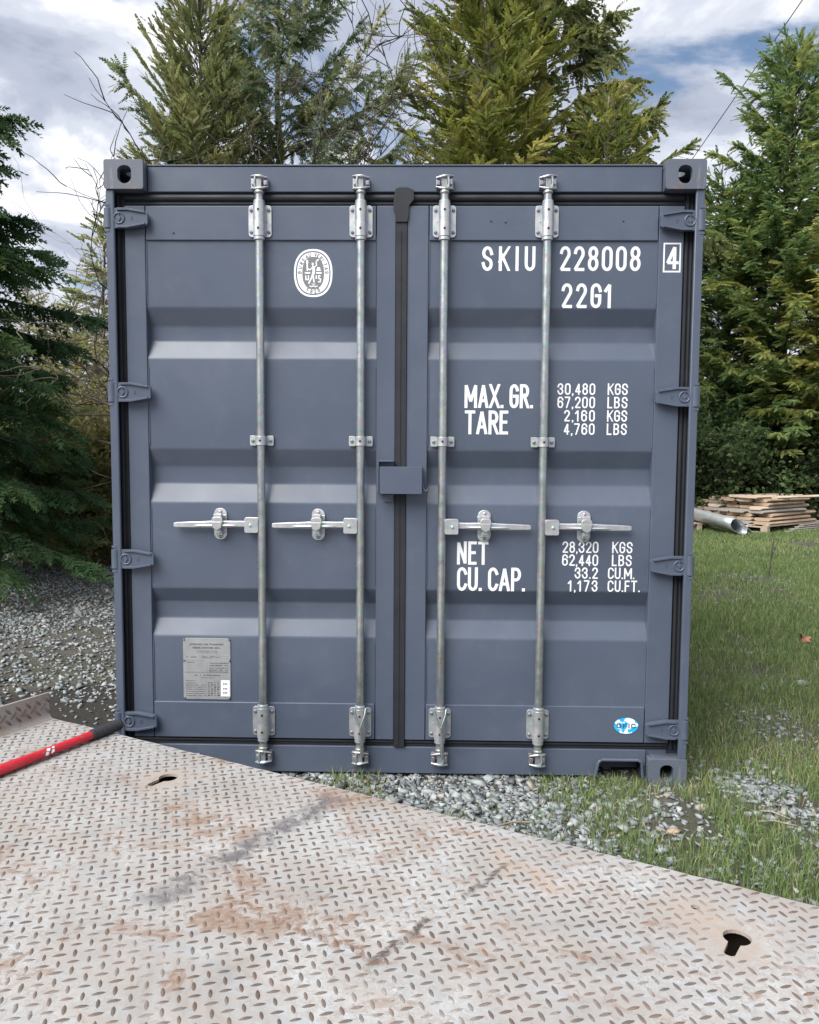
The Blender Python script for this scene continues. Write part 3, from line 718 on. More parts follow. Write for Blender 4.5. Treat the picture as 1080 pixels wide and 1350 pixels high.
def split_path(path, t):
    P = [Vector(p) for p in path]; P = [p for i, p in enumerate(P) if i == 0 or (p-P[i-1]).length > 1e-5]
    out, cur = [], [P[0]]
    for i in range(1, len(P)):
        cur.append(P[i])
        if i < len(P)-1:
            d0, d1 = (P[i]-P[i-1]).normalized(), (P[i+1]-P[i]).normalized(); an = math.degrees(d0.angle(d1))
            if an > 38:
                e = t*(.95 if an < 105 else .2); cur[-1] = P[i]+d0*e; out.append(cur); cur = [P[i]-d1*e]
    out.append(cur)
    if (P[0]-P[-1]).length > 1e-4:        # square, flush-cut ends
        a_ = out[0]; d = (a_[0]-a_[1]).normalized(); k = t*(2.0 if .25 < abs(d.x) and abs(d.y) > .3 else 1.); a_[0] = a_[0]+d*k
        a_ = out[-1]; d = (a_[-1]-a_[-2]).normalized(); k = t*(2.0 if .25 < abs(d.x) and abs(d.y) > .3 else 1.); a_[-1] = a_[-1]+d*k
    return [[tuple(p) for p in c] for c in out]
def text_mesh(mb, text, place, t, gw=.40, gap=.24, hgt=1., aspect=1.):
    """place(x,y,layer)->3D; units: glyph height 1. returns width"""
    x = 0; H = 1-2*t
    for ch in text:
        wd = WID.get(ch, 1.)*gw
        g = GL.get(ch)
        if g == 'dot' or g == 'comma':
            q = [(x, 0), (x+2*t, 0), (x+2*t, 2.1*t), (x, 2.1*t)] if g == 'dot' else [(x, 0), (x+t*.3, -2*t), (x+t*1.2, -1.6*t), (x+2*t, 0), (x+2*t, 2*t), (x, 2*t)]
            o = len(mb.v); mb.v += [place(a, b, 0) for a, b in q]; mb.f.append(tuple(range(o, o+len(q)))); x += 2*t+gap*.62; continue
        if g:
            k = 0
            for st in g:
                for pts in split_path([(x+t+p[0]*max(wd-2*t, .0), t+p[1]*H) for p in st], t):
                    rb, cl = ribbon(pts, t); o = len(mb.v)
                    cy_ = lambda q_: min(1., max(0., q_))
                    for a, b in rb: mb.v += [place(a.x, cy_(a.y), k), place(b.x, cy_(b.y), k)]
                    m_ = len(rb); k += 1
                    for i in range(m_ if cl else m_-1):
                        j = (i+1) % m_; mb.f.append((o+2*i, o+2*i+1, o+2*j+1, o+2*j))
        x += max(wd, 2*t)+gap*.62
    return x-gap*.62
def put_text(text, x0, x1, z0, z1, y, parent, mat='white', t=.063, gw=.44, gap=.19, raw=False, fit=True):
    if not raw: (x0, z0), (x1, z1) = k0(x0, z0), k0(x1, z1)
    sz = z1-z0; mb = MB()
    if fit:                               # keep the letter shapes, let the spacing take up the measured width
        for gw in (gw, gw*.94, gw*.88, gw*.82, gw*.76, gw*.7):
            w0 = text_mesh(MB(), text, lambda a, b, c: (a, b, c), t, gw, 0.); gap = ((x1-x0)/sz-w0)/max(1, len(text)-1)/.62
            if gap > .04 or len(text) == 1: break
    wd = text_mesh(MB(), text, lambda a, b, c: (a, b, c), t, gw, gap); sx = (x1-x0)/wd
    text_mesh(mb, text, lambda a, b, c: (x0+a*sx, y-.0005-.00012*c, z0+b*sz), t, gw, gap)
    return mb.build('lettering', mat, parent)
dr = doors[1]
put_text('SKIU', .324, .540, 2.150, 2.248, YP, dr)
put_text('228008', .639, .966, 2.150, 2.249, YP, dr)
put_text('4', 1.067, 1.117, 2.157, 2.249, YF, dr, gw=.46)
fx0, fz0 = k0(1.0545, 2.144); fx1, fz1 = k0(1.1255, 2.261); fr = MB(); tt = .0062
for q in ((fx0, fx1, fz1-tt, fz1), (fx0, fx1, fz0, fz0+tt), (fx0, fx0+tt, fz0+tt, fz1-tt), (fx1-tt, fx1, fz0+tt, fz1-tt)):
    fr.add([(q[0], YF-.0005, q[2]), (q[1], YF-.0005, q[2]), (q[1], YF-.0005, q[3]), (q[0], YF-.0005, q[3])], [(0, 1, 2, 3)])
fr.build('lettering', 'white', dr)
put_text('22G1', .649, .853, 2.002, 2.101, YP, dr)
put_text('MAX. GR.', .259, .541, 1.595, 1.693, YP, dr)
put_text('TARE', .261, .440, 1.487, 1.585, YP, dr)
for k, (nn, uu, xw) in enumerate((('30,480', 'KGS', .641), ('67,200', 'LBS', .641), ('2,160', 'KGS', .669), ('4,760', 'LBS', .668))):
    zt2 = 1.698-.0545*k; xs_ = .0012*k
    put_text(nn, xw+xs_*.3, .795+xs_*.3, zt2-.047, zt2, YP, dr, gw=.5); put_text(uu, .846, .928, zt2-.047, zt2, YP, dr, gw=.5)
put_text('NET', .235, .366, .943, 1.041, YP, dr)
put_text('CU. CAP.', .236, .521, .832, .932, YP, dr)
for k, (nn, uu, xa, xu0, xu1) in enumerate((('28,320', 'KGS', .674, .881, .965), ('62,440', 'LBS', .674, .881, .963), ('33.2', 'CU.M.', .728, .866, .976), ('1,173', 'CU.FT.', .702, .866, 1.0))):
    zt2 = 1.0445-.0542*k
    put_text(nn, xa, .824, zt2-.048, zt2, YP, dr, gw=.5); put_text(uu, xu0, xu1, zt2-.048, zt2, YP, dr, gw=.5)

# oval certification emblem on the left leaf -----------------------
ex0, ez0 = k0(-.4445, 2.043); ex1, ez1 = k0(-.2865, 2.236); ecx, ecz = (ex0+ex1)/2, (ez0+ez1)/2; ew, eh = (ex1-ex0)/2, (ez1-ez0)/2
def oval(w_, h_, n=48):
    out = []
    for i in range(n):
        a_ = 2*math.pi*i/n; c_, s_ = math.cos(a_), math.sin(a_); e_ = .86
        out.append((ecx+w_*math.copysign(abs(c_)**e_, c_), ecz+h_*math.copysign(abs(s_)**e_, s_)))
    return out
eb = MB(); eb.prism(oval(ew, eh)[::-1], YP-.0008, YP-.0001, [oval(ew*.90, eh*.915)]); eb.prism(oval(ew*.84, eh*.865)[::-1], YP-.0008, YP-.0001, [oval(ew*.565, eh*.675)])
emb = eb.build('emblem', 'white', doors[0])
MB().prism(oval(ew*.555, eh*.665)[::-1], YP-.0010, YP-.0001).build('emblem_field', 'emblem_grey', doors[0])
# lettering round the rim
tx = MB()
def rim_text(txt, a0, a1, hh, inv=False):
    for i, ch in enumerate(txt):
        if ch == ' ': continue
        an = R(a0+(a1-a0)*i/(len(txt)-1)); rw, rh = ew*.70, eh*.77
        cx_, cz_ = ecx+rw*math.cos(an), ecz+rh*math.sin(an)
        nx_, nz_ = math.cos(an)/rw, math.sin(an)/rh; q = math.hypot(nx_, nz_); nx_, nz_ = nx_/q, nz_/q
        if inv: nx_, nz_ = -nx_, -nz_
        rx_, rz_ = nz_, -nx_
        text_mesh(tx, ch, lambda a, b, c: (cx_+(rx_*(a-.3)+nx_*(b-.5))*hh, YP-.0013-.0001*c, cz_+(rz_*(a-.3)+nz_*(b-.5))*hh), .075, gw=.6)
for rt in (('BUREAU', 178, 104, .0155), ('VERITAS', 80, 2, .0155), ('1828', 246, 294, .0165, True)):
    tx = MB(); rim_text(*rt); tx.build('emblem_lettering', 'ink', doors[0])
fg = MB()
def epx(zx, zy): return ecx+(zx-515)/600*2*ew*1.0, ecz-(zy-595)/770*2*eh
def estroke(pts, r0):
    rb, cl = ribbon([epx(*p) for p in pts], r0); o = len(fg.v)
    for a_, b_ in rb: fg.v += [(a_.x, YP-.0014-.00005*(o % 7), a_.y), (b_.x, YP-.0014-.00005*(o % 7), b_.y)]
    for i in range(len(rb)-1): fg.f.append((o+2*i, o+2*i+1, o+2*i+3, o+2*i+2))
def eblob(pts):
    o = len(fg.v); fg.v += [(epx(*p)[0], YP-.0015-.00005*(o % 5), epx(*p)[1]) for p in pts]; fg.f.append(tuple(range(o, o+len(pts))))
eblob([(490, 440), (505, 428), (522, 434), (528, 455), (515, 476), (497, 474)])
eblob([(498, 480), (530, 482), (545, 540), (542, 600), (520, 640), (492, 615), (505, 560)])
estroke([(535, 500), (570, 470), (560, 420), (585, 385)], .0022); eblob([(570, 380), (600, 370), (600, 395), (578, 405)])
estroke([(505, 505), (465, 545), (420, 515)], .0022); estroke([(425, 560), (422, 470), (420, 395)], .0030); eblob([(405, 390), (436, 385), (440, 440), (405, 440)])
estroke([(510, 610), (480, 690), (445, 765)], .0032); estroke([(510, 610), (520, 690), (530, 745)], .0030)
eblob([(385, 580), (470, 580), (470, 605), (385, 605)]); eblob([(560, 580), (648, 580), (648, 605), (560, 605)]); eblob([(560, 560), (580, 500), (620, 500), (635, 560)])
estroke([(400, 630), (402, 700), (440, 700), (442, 630)], .0024); estroke([(562, 630), (562, 690)], .0026); estroke([(630, 640), (600, 640), (600, 680), (630, 690), (625, 735), (592, 735)], .0024)
estroke([(455, 800), (490, 815), (520, 800), (550, 815), (585, 800)], .0020); estroke([(490, 772), (550, 772)], .0016)
fg.build('emblem_figure', 'white', doors[0])

# approval plate ---------------------------------------------------
qx0, qz0 = k0(-.924, .354); qx1, qz1 = k0(-.722, .619)
def pmap(u_, v_): return qx0+(u_-175)/(865-175)*(qx1-qx0), qz1-(v_-70)/(965-70)*(qz1-qz0)
pw = MB()
c_ = .012; zm = pmap(0, 395)[1]
pw.prism([(qx0+c_, qz1), (qx1-c_, qz1), (qx1, qz1-c_), (qx1, zm+c_*.7), (qx1-c_*.5, zm), (qx1, zm-c_*.7), (qx1, qz0+c_), (qx1-c_, qz0), (qx0+c_, qz0), (qx0, qz0+c_), (qx0, zm-c_*.7), (qx0+c_*.5, zm), (qx0, zm+c_*.7), (qx0, qz1-c_), ], YP-.004, YP-.0005)
plate = pw.build('approval_plate', 'plate', doors[0], bevel=.0008)
pt = MB()
def bar_(u0, u1, v0, v1, lay=0):
    a_, b_ = pmap(u0, v1), pmap(u1, v0); y_ = YP-.0043-.0001*lay
    pt.add([(a_[0], y_, a_[1]), (b_[0], y_, a_[1]), (b_[0], y_, b_[1]), (a_[0], y_, b_[1])], [(0, 1, 2, 3)])
def ptext(txt, u0, u1, v0, v1):
    a_, b_ = pmap(u0, v1), pmap(u1, v0); put_text(txt, a_[0], b_[0], a_[1], b_[1], YP-.0040, doors[0], 'ink', t=.09, gw=.62, gap=.30, raw=True, fit=False)
ptext('APPROVED FOR TRANSPORT', 270, 770, 148, 174); ptext('UNDER CUSTOMS SEAL', 318, 725, 197, 223)
def dashes(u0, u1, v, h_, dens=.75):
    u = u0
    while u < u1:
        l_ = rnd.uniform(8, 30)
        if rnd.random() < dens: bar_(u, min(u+l_, u1), v, v+h_*rnd.uniform(.7, 1))
        u += l_+rnd.uniform(3, 9)
for i in range(9): 
    u = 378+i*34; 
    for q in ((u, u+24, 252, 256), (u, u+24, 284, 288), (u, u+4, 257, 283), (u+20, u+24, 257, 283)):
        if rnd.random() < .75: bar_(*q)
dashes(225, 440, 340, 14); dashes(450, 640, 330, 10); dashes(450, 620, 352, 10); dashes(650, 700, 342, 12)
for q in ((705, 825, 332, 334), (705, 825, 360, 362), (705, 707, 335, 359), (823, 825, 335, 359), (200, 840, 574, 577), (520, 522, 410, 573), (210, 505, 563, 565), (535, 845, 490, 492), (510, 512, 680, 930), (200, 505, 400, 402)): bar_(*q)
dashes(215, 365, 420, 10)
for v in (428, 460): dashes(560, 835, v, 14, .95)
for v in (506, 532, 556): dashes(555, 835, v, 12, .9)
dashes(340, 715, 605, 16, .85); dashes(430, 640, 645, 10)
for i, v in enumerate((690, 722, 752, 782, 814, 846, 878, 908)): dashes(212, 500 if i > 1 else 360, v, 10, .95)
for r_i in range(7):
    for c_i in range(4):
        u, v = 530+c_i*46, 715+r_i*30; bar_(u, u+38*rnd.uniform(.5, 1), v, v+20*rnd.uniform(.5, 1))
pt.build('plate_print', 'ink', doors[0])
sx_ = [pmap(722, 918), pmap(853, 680)]
MB().box(sx_[0][0], sx_[1][0], YP-.0056, YP-.0051, sx_[0][1], sx_[1][1]).build('paper_sticker', 'white', doors[0])
pt = MB()
for v in (722, 790, 850): 
    for u in (755, 778, 800): bar_(u, u+14, v+rnd.uniform(0, 4), v+26, 15)
    for u in (760, 784): bar_(u+4, u+9, v+8, v+18, 16)
pt.build('sticker_print', 'ink', doors[0])
for u, v in ((190, 92), (848, 92), (190, 395), (850, 398), (190, 940), (845, 945)):
    p_ = pmap(u, v); bolts('plate_rivet', [p_], .0042, doors[0], 'bolt', YP-.006, YP-.001)
# maker's oval sticker
sx0, sz0 = k0(.902, .226); sx1, sz1 = k0(1.011, .302); scx, scz = (sx0+sx1)/2, (sz0+sz1)/2
MB().prism(arc(scx, scz, (sx1-sx0)/2, (sz1-sz0)/2, 360, 0, 40)[:-1], YF-.0024, YF-.0016).build('sticker_rim', 'sticker_rim', dr)
MB().prism(arc(scx, scz, (sx1-sx0)/2*.94, (sz1-sz0)/2*.91, 360, 0, 40)[:-1], YF-.0030, YF-.0025).build('maker_sticker', 'sticker', dr)
put_text('DFIC', scx-.040, scx+.040, scz-.010, scz+.010, YF-.0032, dr, 'ink', t=.10, gw=.95, gap=.6, raw=True, fit=False)
# bolts heads and specks on the top rails
for x, z in ((-.95, 2.31), (.42, 2.355), (.90, 2.36), (.36, 2.36)): bolts('rail_rivet', [(x, z)], .004, doors[0 if x < 0 else 1], 'paint', YF-.004, YF-.0012)
# ------------------------------------------------------------------ trailer deck of tread plate
OD = gp(66, 946, CAM[2]-1.1); P2 = gp(1080, 1195, CAM[2]-1.1)
ZD = float(OD[2]); TH = math.atan2(P2[1]-OD[1], P2[0]-OD[0]); EX = np.array([math.cos(TH), math.sin(TH)]); EY = np.array([-math.sin(TH), math.cos(TH)])
def dl(p): v = np.array([p[0]-OD[0], p[1]-OD[1]]); return float(v@EX), float(v@EY)
deck = empty('trailer_deck', (float(OD[0]), float(OD[1]), 0), TH, 'rusty off-white tread plate trailer deck with keyhole chain slots and a raised left rail', 'trailer')
DX, DY = 3.2, 3.7
def seg_mask(a, p0, p1, wid, soft, nz, amp):
    """mask along the mark p0-p1 (deck coordinates) with a noisy outline"""
    ang = math.atan2(p1[1]-p0[1], p1[0]-p0[0]); ln = math.hypot(p1[0]-p0[0], p1[1]-p0[1]); cx, cy = (p0[0]+p1[0])/2, (p0[1]+p1[1])/2
    mp = a.n('ShaderNodeMapping', vector_type='TEXTURE'); mp.inputs[1].default_value = (cx, cy, 0); mp.inputs[2].default_value = (0, 0, ang); a.t.links.new(a.deck_co, mp.inputs[0])
    sp = a.n('ShaderNodeSeparateXYZ'); a.t.links.new(mp.outputs[0], sp.inputs[0])
    n_ = a.math('MULTIPLY', a.math('SUBTRACT', nz, .5), amp)
    dy = a.math('SUBTRACT', a.math('ABSOLUTE', a.math('ADD', sp.outputs[1], n_)), wid); dx = a.math('SUBTRACT', a.math('ABSOLUTE', sp.outputs[0]), ln/2)
    d = a.math('MAXIMUM', dx, dy); return a.math('SUBTRACT', 1., a.math('DIVIDE', a.math('ADD', d, soft), soft, True), True)
keyholes = [dl(gp(972, 1236, ZD)), dl(gp(222, 1025, ZD))]
smallh = [dl(gp(917, 1196, ZD)), dl(gp(265, 1031, ZD)), dl(gp(131, 994, ZD))]
marks = dict(band=(dl(gp(450, 1048, ZD)), dl(gp(190, 1195, ZD))), band2=(dl(gp(300, 1140, ZD)), dl(gp(70, 1235, ZD))),
             s1=(dl(gp(672, 1137, ZD)), dl(gp(612, 1182, ZD))), s2=(dl(gp(568, 1210, ZD)), dl(gp(480, 1282, ZD))), s3=(dl(gp(285, 1178, ZD)), dl(gp(520, 1275, ZD))),
             s4=(dl(gp(700, 1125, ZD)), dl(gp(470, 1290, ZD))), r1=(dl(gp(440, 1095, ZD)), dl(gp(560, 1120, ZD))), r2=(dl(gp(640, 1120, ZD)), dl(gp(760, 1180, ZD))))
def deck_material(name, lug, rusty=0.):
    a = NT(name); geo = a.n('ShaderNodeNewGeometry')
    # deck coordinates from world position so plate and separate lugs share one weathering map
    mp = a.n('ShaderNodeMapping', vector_type='TEXTURE'); mp.inputs[1].default_value = (float(OD[0]), float(OD[1]), 0); mp.inputs[2].default_value = (0, 0, TH)
    a.t.links.new(geo.outputs['Position'], mp.inputs[0]); a.deck_co = mp.outputs[0]; v = a.deck_co
    big = a.noise(.9, 6, .6, .4, v); mid = a.noise(3.5, 8, .65, .6, v); fine = a.noise(45, 6, .7, 0, v)
    strv = a.mapping(rot=(0, 0, R(20)), scale=(.7, 5.5, 1), src=v); streak = a.noise(3.2, 7, .65, .5, strv)
    if not lug: base = a.ramp(mid, [(.28, (.205, .208, .210)), (.44, (.305, .318, .328)), (.58, (.375, .393, .406)), (.75, (.44, .465, .482))])
    else: base = a.ramp(a.noise(7, 5, .6, 0, v), [(.32, (.060, .052, .048)), (.47, (.100, .090, .084)), (.56, (.18, .167, .158)), (.66, (.40, .395, .39))])
    rust = a.math('MULTIPLY', a.ramp(big, [(.36, .12), (.60, 1.)]), a.ramp(streak, [(.36, 0.), (.62, 1.)]))
    c = a.mix(a.math('MULTIPLY', rust, .36 if not lug else .5), base, (.33, .225, .155) if not lug else (.20, .105, .062))
    rust2 = a.ramp(a.noise(5.5, 9, .72, .9, v), [(.545, 0.), (.61, .9)])
    c = a.mix(a.math('MULTIPLY', rust2, a.ramp(big, [(.36, .10), (.58, .95)])), c, (.21, .125, .082))
    spk = a.ramp(a.noise(26, 7, .72, .5, v), [(.58, 0.), (.66, .75)])
    c = a.mix(a.math('MULTIPLY', spk, a.ramp(streak, [(.35, .25), (.6, 1.)])), c, (.17, .12, .09))
    pale = a.ramp(a.noise(2.1, 6, .6, .3, a.mapping(loc=(5, 2, 0), src=v)), [(.52, 0.), (.68, .55)])
    if not lug: c = a.mix(pale, c, (.44, .485, .505))
    scuff = a.ramp(a.noise(4, 8, .7, .6, a.mapping(loc=(1, 7, 0), rot=(0, 0, R(-55)), scale=(1, 6, 1), src=v)), [(.56, 0.), (.72, .5)])
    c = a.mix(scuff, c, (.27, .255, .25))
    for sc_, wl, st_ in ((9., .016, .55), (24., .022, .45)):      # thin curling lines of grime
        ln_ = a.ramp(a.math('ABSOLUTE', a.math('SUBTRACT', a.noise(sc_, 5, .65, 1.2, v), .5)), [(0., st_), (wl, 0.)])
        c = a.mix(a.math('MULTIPLY', ln_, a.ramp(mid, [(.42, .1), (.6, 1.)])), c, (.13, .115, .105))
    dirt = a.ramp(fine, [(.38, .55), (.60, 0.)])
    c = a.mix(dirt, c, (.31, .275, .245) if not lug else (.10, .085, .075))
    nz = a.noise(16, 6, .7, .8, v); nz2 = a.noise(5, 4, .6, 0, v)
    for (k, wd, soft, amp, colr, st) in (('band', .060, .05, .14, (.125, .120, .125), 1.), ('band2', .025, .05, .16, (.22, .21, .21), .75), ('s1', .013, .010, .05, (.10, .08, .07), 1.), ('s2', .016, .010, .06, (.085, .065, .055), 1.),
                                         ('s3', .020, .02, .14, (.17, .10, .065), .95), ('s4', .006, .02, .06, (.16, .13, .11), .8), ('r1', .02, .04, .22, (.26, .14, .085), .85), ('r2', .06, .10, .25, (.36, .25, .17), .7)):
        ms = seg_mask(a, *marks[k], wd, soft, nz, amp)
        if k in ('band', 'band2', 's3', 's1', 's2', 'r1'): ms = a.math('MULTIPLY', ms, a.ramp(a.noise(24, 6, .7, .5, v), [(.40, .15), (.56, 1.)]))
        c = a.mix(a.math('MULTIPLY', ms, st), c, colr)
    for hx, hy in (keyholes + smallh[:1]):              # worn, dirty ring round the slots
        sp = a.n('ShaderNodeVectorMath', operation='DISTANCE'); a.t.links.new(v, sp.inputs[0]); sp.inputs[1].default_value = (hx, hy-.02, ZD)
        rg = a.ramp(a.math('ADD', sp.outputs['Value'], a.math('MULTIPLY', a.math('SUBTRACT', nz, .5), .05)), [(.045, .55), (.075, .12), (.085, .35), (.11, 0.)])
        c = a.mix(rg, c, (.33, .26, .21))
    if rusty: c = a.mix(a.ramp(mid, [(.3, rusty*.5), (.7, rusty)]), c, (.27, .18, .12))
    a.base(c); a.rough(a.ramp(nz2, [(.3, .48), (.7, .72)])); a.b.inputs['Specular IOR Level'].default_value = .4
    a.bump(a.noise(60, 8, .7, 0, v), .35 if not lug else .6, .003); return a.mat
M['deck'] = deck_material('deck_plate_paint', False); M['lug'] = deck_material('deck_lug_wear', True); M['rail'] = deck_material('rail_rust', False, .42); M['rail_lug'] = deck_material('rail_lug_wear_shade', True, .45)  # rail lugs: darker colour stands in for relief shading, besides wear and rust
# plate with real slots
def keyhole(hx, hy):
    n_ = []; r_ = .031
    tail = np.array(dl((OD[0]-.040, OD[1]-.060)))                # slot runs towards the tail of the deck, in deck axes
    t_ = tail/np.linalg.norm(tail); ta = math.degrees(math.atan2(t_[1], t_[0])); hw = .0135; half = math.degrees(math.asin(hw/r_))
    n_ = arc(hx, hy, r_, r_, ta+half, ta+360-half, 18)
    e = np.array([hx, hy])+t_*.074; s_ = np.array([-t_[1], t_[0]])*hw
    return n_+[tuple(e-s_*.9), tuple(e-s_*.4+t_*.006), tuple(e+s_*.4+t_*.006), tuple(e+s_*.9)]
holes = [keyhole(*p) for p in keyholes]+[arc(p[0], p[1], .011, .011, 0, 360, 10)[:-1] for p in smallh]
XYM = Matrix(((1, 0, 0, 0), (0, 0, 1, 0), (0, -1, 0, 0), (0, 0, 0, 1)))
pl = MB(); edge = [(0, 0)]
for i in range(1, 80): edge.append((DX*i/80, rnd.uniform(-.0022, .0016)))
edge += [(DX, 0), (DX, -DY), (0, -DY)]
pl.prism(edge, -ZD, -(ZD-.009), holes, XYM)
plate_o = pl.build('deck_plate', 'deck', deck)
# rail: upturned plate along the left side with a bend radius
rp = MB(); t_ = .010; RH = .106; rr = .022
sec = [(rr, .0012)]+[(rr-rr*math.sin(R(a_)), .0012+rr-rr*math.cos(R(a_))) for a_ in (15, 30, 45, 60, 75, 90)]+[(0, RH), (-t_, RH), (-t_, -.012), (rr, -.012+.0122)]
n_ = len(sec); rp.v = [(x_, -.001, ZD+z_) for x_, z_ in sec]+[(x_, -DY+.001, ZD+z_) for x_, z_ in sec]
rp.f = [tuple(range(n_)), tuple(range(n_, 2*n_))[::-1]]+[(i, i+n_, (i+1) % n_+n_, (i+1) % n_) for i in range(n_)]
rail = rp.build('side_rail', 'rail', deck, bevel=.002)
# tread lugs
SP = .0437; LL, LW, LH = .0158, .0048, .0022
def lug_tpl(ang):
    c_, s_ = math.cos(ang), math.sin(ang); o = []
    for (u_, v_) in ((-1, 0), (-.55, -.8), (0, -1), (.55, -.8), (1, 0), (.55, .8), (0, 1), (-.55, .8)): o.append((u_*LL, v_*LW, -.0004))
    for (u_, v_) in ((-.6, 0), (-.2, -.42), (.2, -.42), (.6, 0), (.2, .42), (-.2, .42)): o.append((u_*LL, v_*LW, LH))
    V = np.array(o); V = np.stack([V[:, 0]*c_-V[:, 1]*s_, V[:, 0]*s_+V[:, 1]*c_, V[:, 2]], 1)
    F_ = [(0, 1, 8), (1, 9, 8), (1, 2, 9), (2, 10, 9), (2, 3, 10), (3, 11, 10), (3, 4, 11), (4, 5, 11), (5, 12, 11), (5, 6, 12), (6, 13, 12), (6, 7, 13), (7, 8, 13), (7, 0, 8), (8, 9, 13), (9, 10, 13), (10, 12, 13), (10, 11, 12)]
    return V, np.array(F_)
TP = [lug_tpl(R(45)), lug_tpl(R(-45))]
pos = []; 
for i in range(int(DX/SP)):
    for j in range(int(DY/SP)):
        for ty, of in ((0, .25), (1, .75)):
            x_, y_ = (i+of)*SP, -(j+of)*SP-.004
            if x_ < .04 or x_ > DX-.01: continue
            if any(math.hypot(x_-hx, y_-(hy-.02)) < .068 for hx, hy in keyholes) or any(math.hypot(x_-hx, y_-hy) < .022 for hx, hy in smallh): continue
            pos.append((x_+rnd.uniform(-.0008, .0008), y_+rnd.uniform(-.0008, .0008), ty))
pos = np.array(pos); wx = OD[0]+pos[:, 0]*EX[0]+pos[:, 1]*EY[0]; wy = OD[1]+pos[:, 0]*EX[1]+pos[:, 1]*EY[1]
v = np.stack([wx, wy, np.full(len(wx), ZD)], 1)-CAM; dpt = v@_f; dd = np.where(dpt > .1, dpt, 9)
inf = (dpt > .3) & (np.abs(FPX*(v@_r)/dd) < 536) & (np.abs(FPX*(v@_u)/dd) < 668)
order = np.argsort(np.where(inf, dpt, 99)); big_ids = order[:300]; rest = np.setdiff1d(np.arange(len(pos)), big_ids)
rest = rest[(dpt[rest] > -.4)]
lm = [arr_mesh('lug', *TP[0]), arr_mesh('lug', *TP[1])]
for q in lm: q.materials.append(M['lug'])
for i in big_ids:
    o = bpy.data.objects.new('lug', lm[int(pos[i, 2])]); col.objects.link(o); o.parent = plate_o; o.location = (pos[i, 0], pos[i, 1], ZD); s_ = rnd.uniform(.9, 1.1); o.scale = (s_, s_*rnd.uniform(.9, 1.1), 1)
VV, FF, nb = [], [], 0
for ty in (0, 1):
    p_ = pos[rest][pos[rest][:, 2] == ty]; V0, F0 = TP[ty]
    s_ = np.random.RandomState(3).uniform(.88, 1.12, (len(p_), 1, 1))
    Vn = V0[None]*s_+np.concatenate([p_[:, :2], np.full((len(p_), 1), ZD)], 1)[:, None]
    VV.append(Vn.reshape(-1, 3)); FF.append((F0[None]+(np.arange(len(p_))*len(V0))[:, None, None]).reshape(-1, 3)+nb); nb += len(p_)*len(V0)
o = link('tread_lugs', arr_mesh('tread_lugs', np.concatenate(VV), np.concatenate(FF)), 'lug', plate_o); o['kind'] = 'stuff'
# lugs on the rail face
rlm = [q.copy() for q in lm]
for q in rlm: q.materials[0] = M['rail_lug']
for j in range(int(1.2/SP)):
    for k in range(2):
        for ty, of in ((0, .25), (1, .75)):
            y_, z_ = -(j+of)*SP, ZD+.022+(k+of)*SP
            if z_ > ZD+RH-.012: continue
            o = bpy.data.objects.new('lug', rlm[ty]); col.objects.link(o); o.parent = rail; o.scale = (1.35, 1.35, 1.6); o.location = (-.0002, y_, z_); o.rotation_euler = (0, R(90), 0)
# under-frame: channel beams resting on the ground
a = NT('frame_steel'); a.base(a.ramp(a.noise(4, 6), [(.3, (.05, .042, .036)), (.7, (.12, .085, .06))])); a.rough(.8); M['frame'] = a.mat
for x_ in (.10, 1.55, 3.02): MB().box(x_, x_+.10, -DY+.05, -.12, .012, ZD-.0095).build('frame_beam', 'frame', deck, bevel=.004)
MB().box(.01, DX-.01, -.075, -.03, .12, ZD-.0095).build('cross_beam', 'frame', deck, bevel=.004)

# ------------------------------------------------------------------ red tool handle lying on the deck
a = NT('red_enamel'); a.base(a.mix(a.ramp(a.noise(40, 6, .7, 1.), [(.58, 0.), (.64, .85)]), a.ramp(a.noise(6, 4), [(.3, (.42, .010, .022)), (.7, (.52, .020, .035))]), (.16, .11, .10))); a.rough(.28); M['red'] = a.mat
a = NT('grip_rubber'); a.base((.022, .024, .028)); a.rough(.55); M['grip'] = a.mat
zt = ZD+.0215
pA, pB, pC = gp(-90, 1050, zt), gp(120, 969.5, zt), gp(160, 954.5, zt)
base = (pA+pB)/2; tool = empty('hand_tool', (float(base[0]), float(base[1]), ZD), 0, 'red metal tool handle with a ribbed black grip lying on the deck', 'tool')
loc = lambda p, dz=0: Vector((p[0]-base[0], p[1]-base[1], p[2]-ZD+dz))
A_, B_, C_ = loc(pA), loc(pB), loc(pC); ax_ = (B_-A_).normalized(); s = MB()
ts = [0, .15, .3, .45, .55, .62, .8, 1.]; rs = [.0205, .0205, .0205, .0200, .0190, .0175, .0175, .0175]
s.tube([A_+(B_-A_)*t for t in ts], rs, 18, flat=.92)
shaft = s.build('shaft', 'red', tool, smooth=True)
s = MB(); k = 26
L_ = (C_-B_).length; pts, rad = [], []
for i in range(k+1):
    t = i/k; pts.append(B_+(C_-B_)*t-(B_-A_).normalized()*.004); rad.append((.0195 if i % 2 else .0212) if i not in (0, k) else .0175)
s.tube(pts, rad, 18); s.build('grip', 'grip', tool, smooth=False)
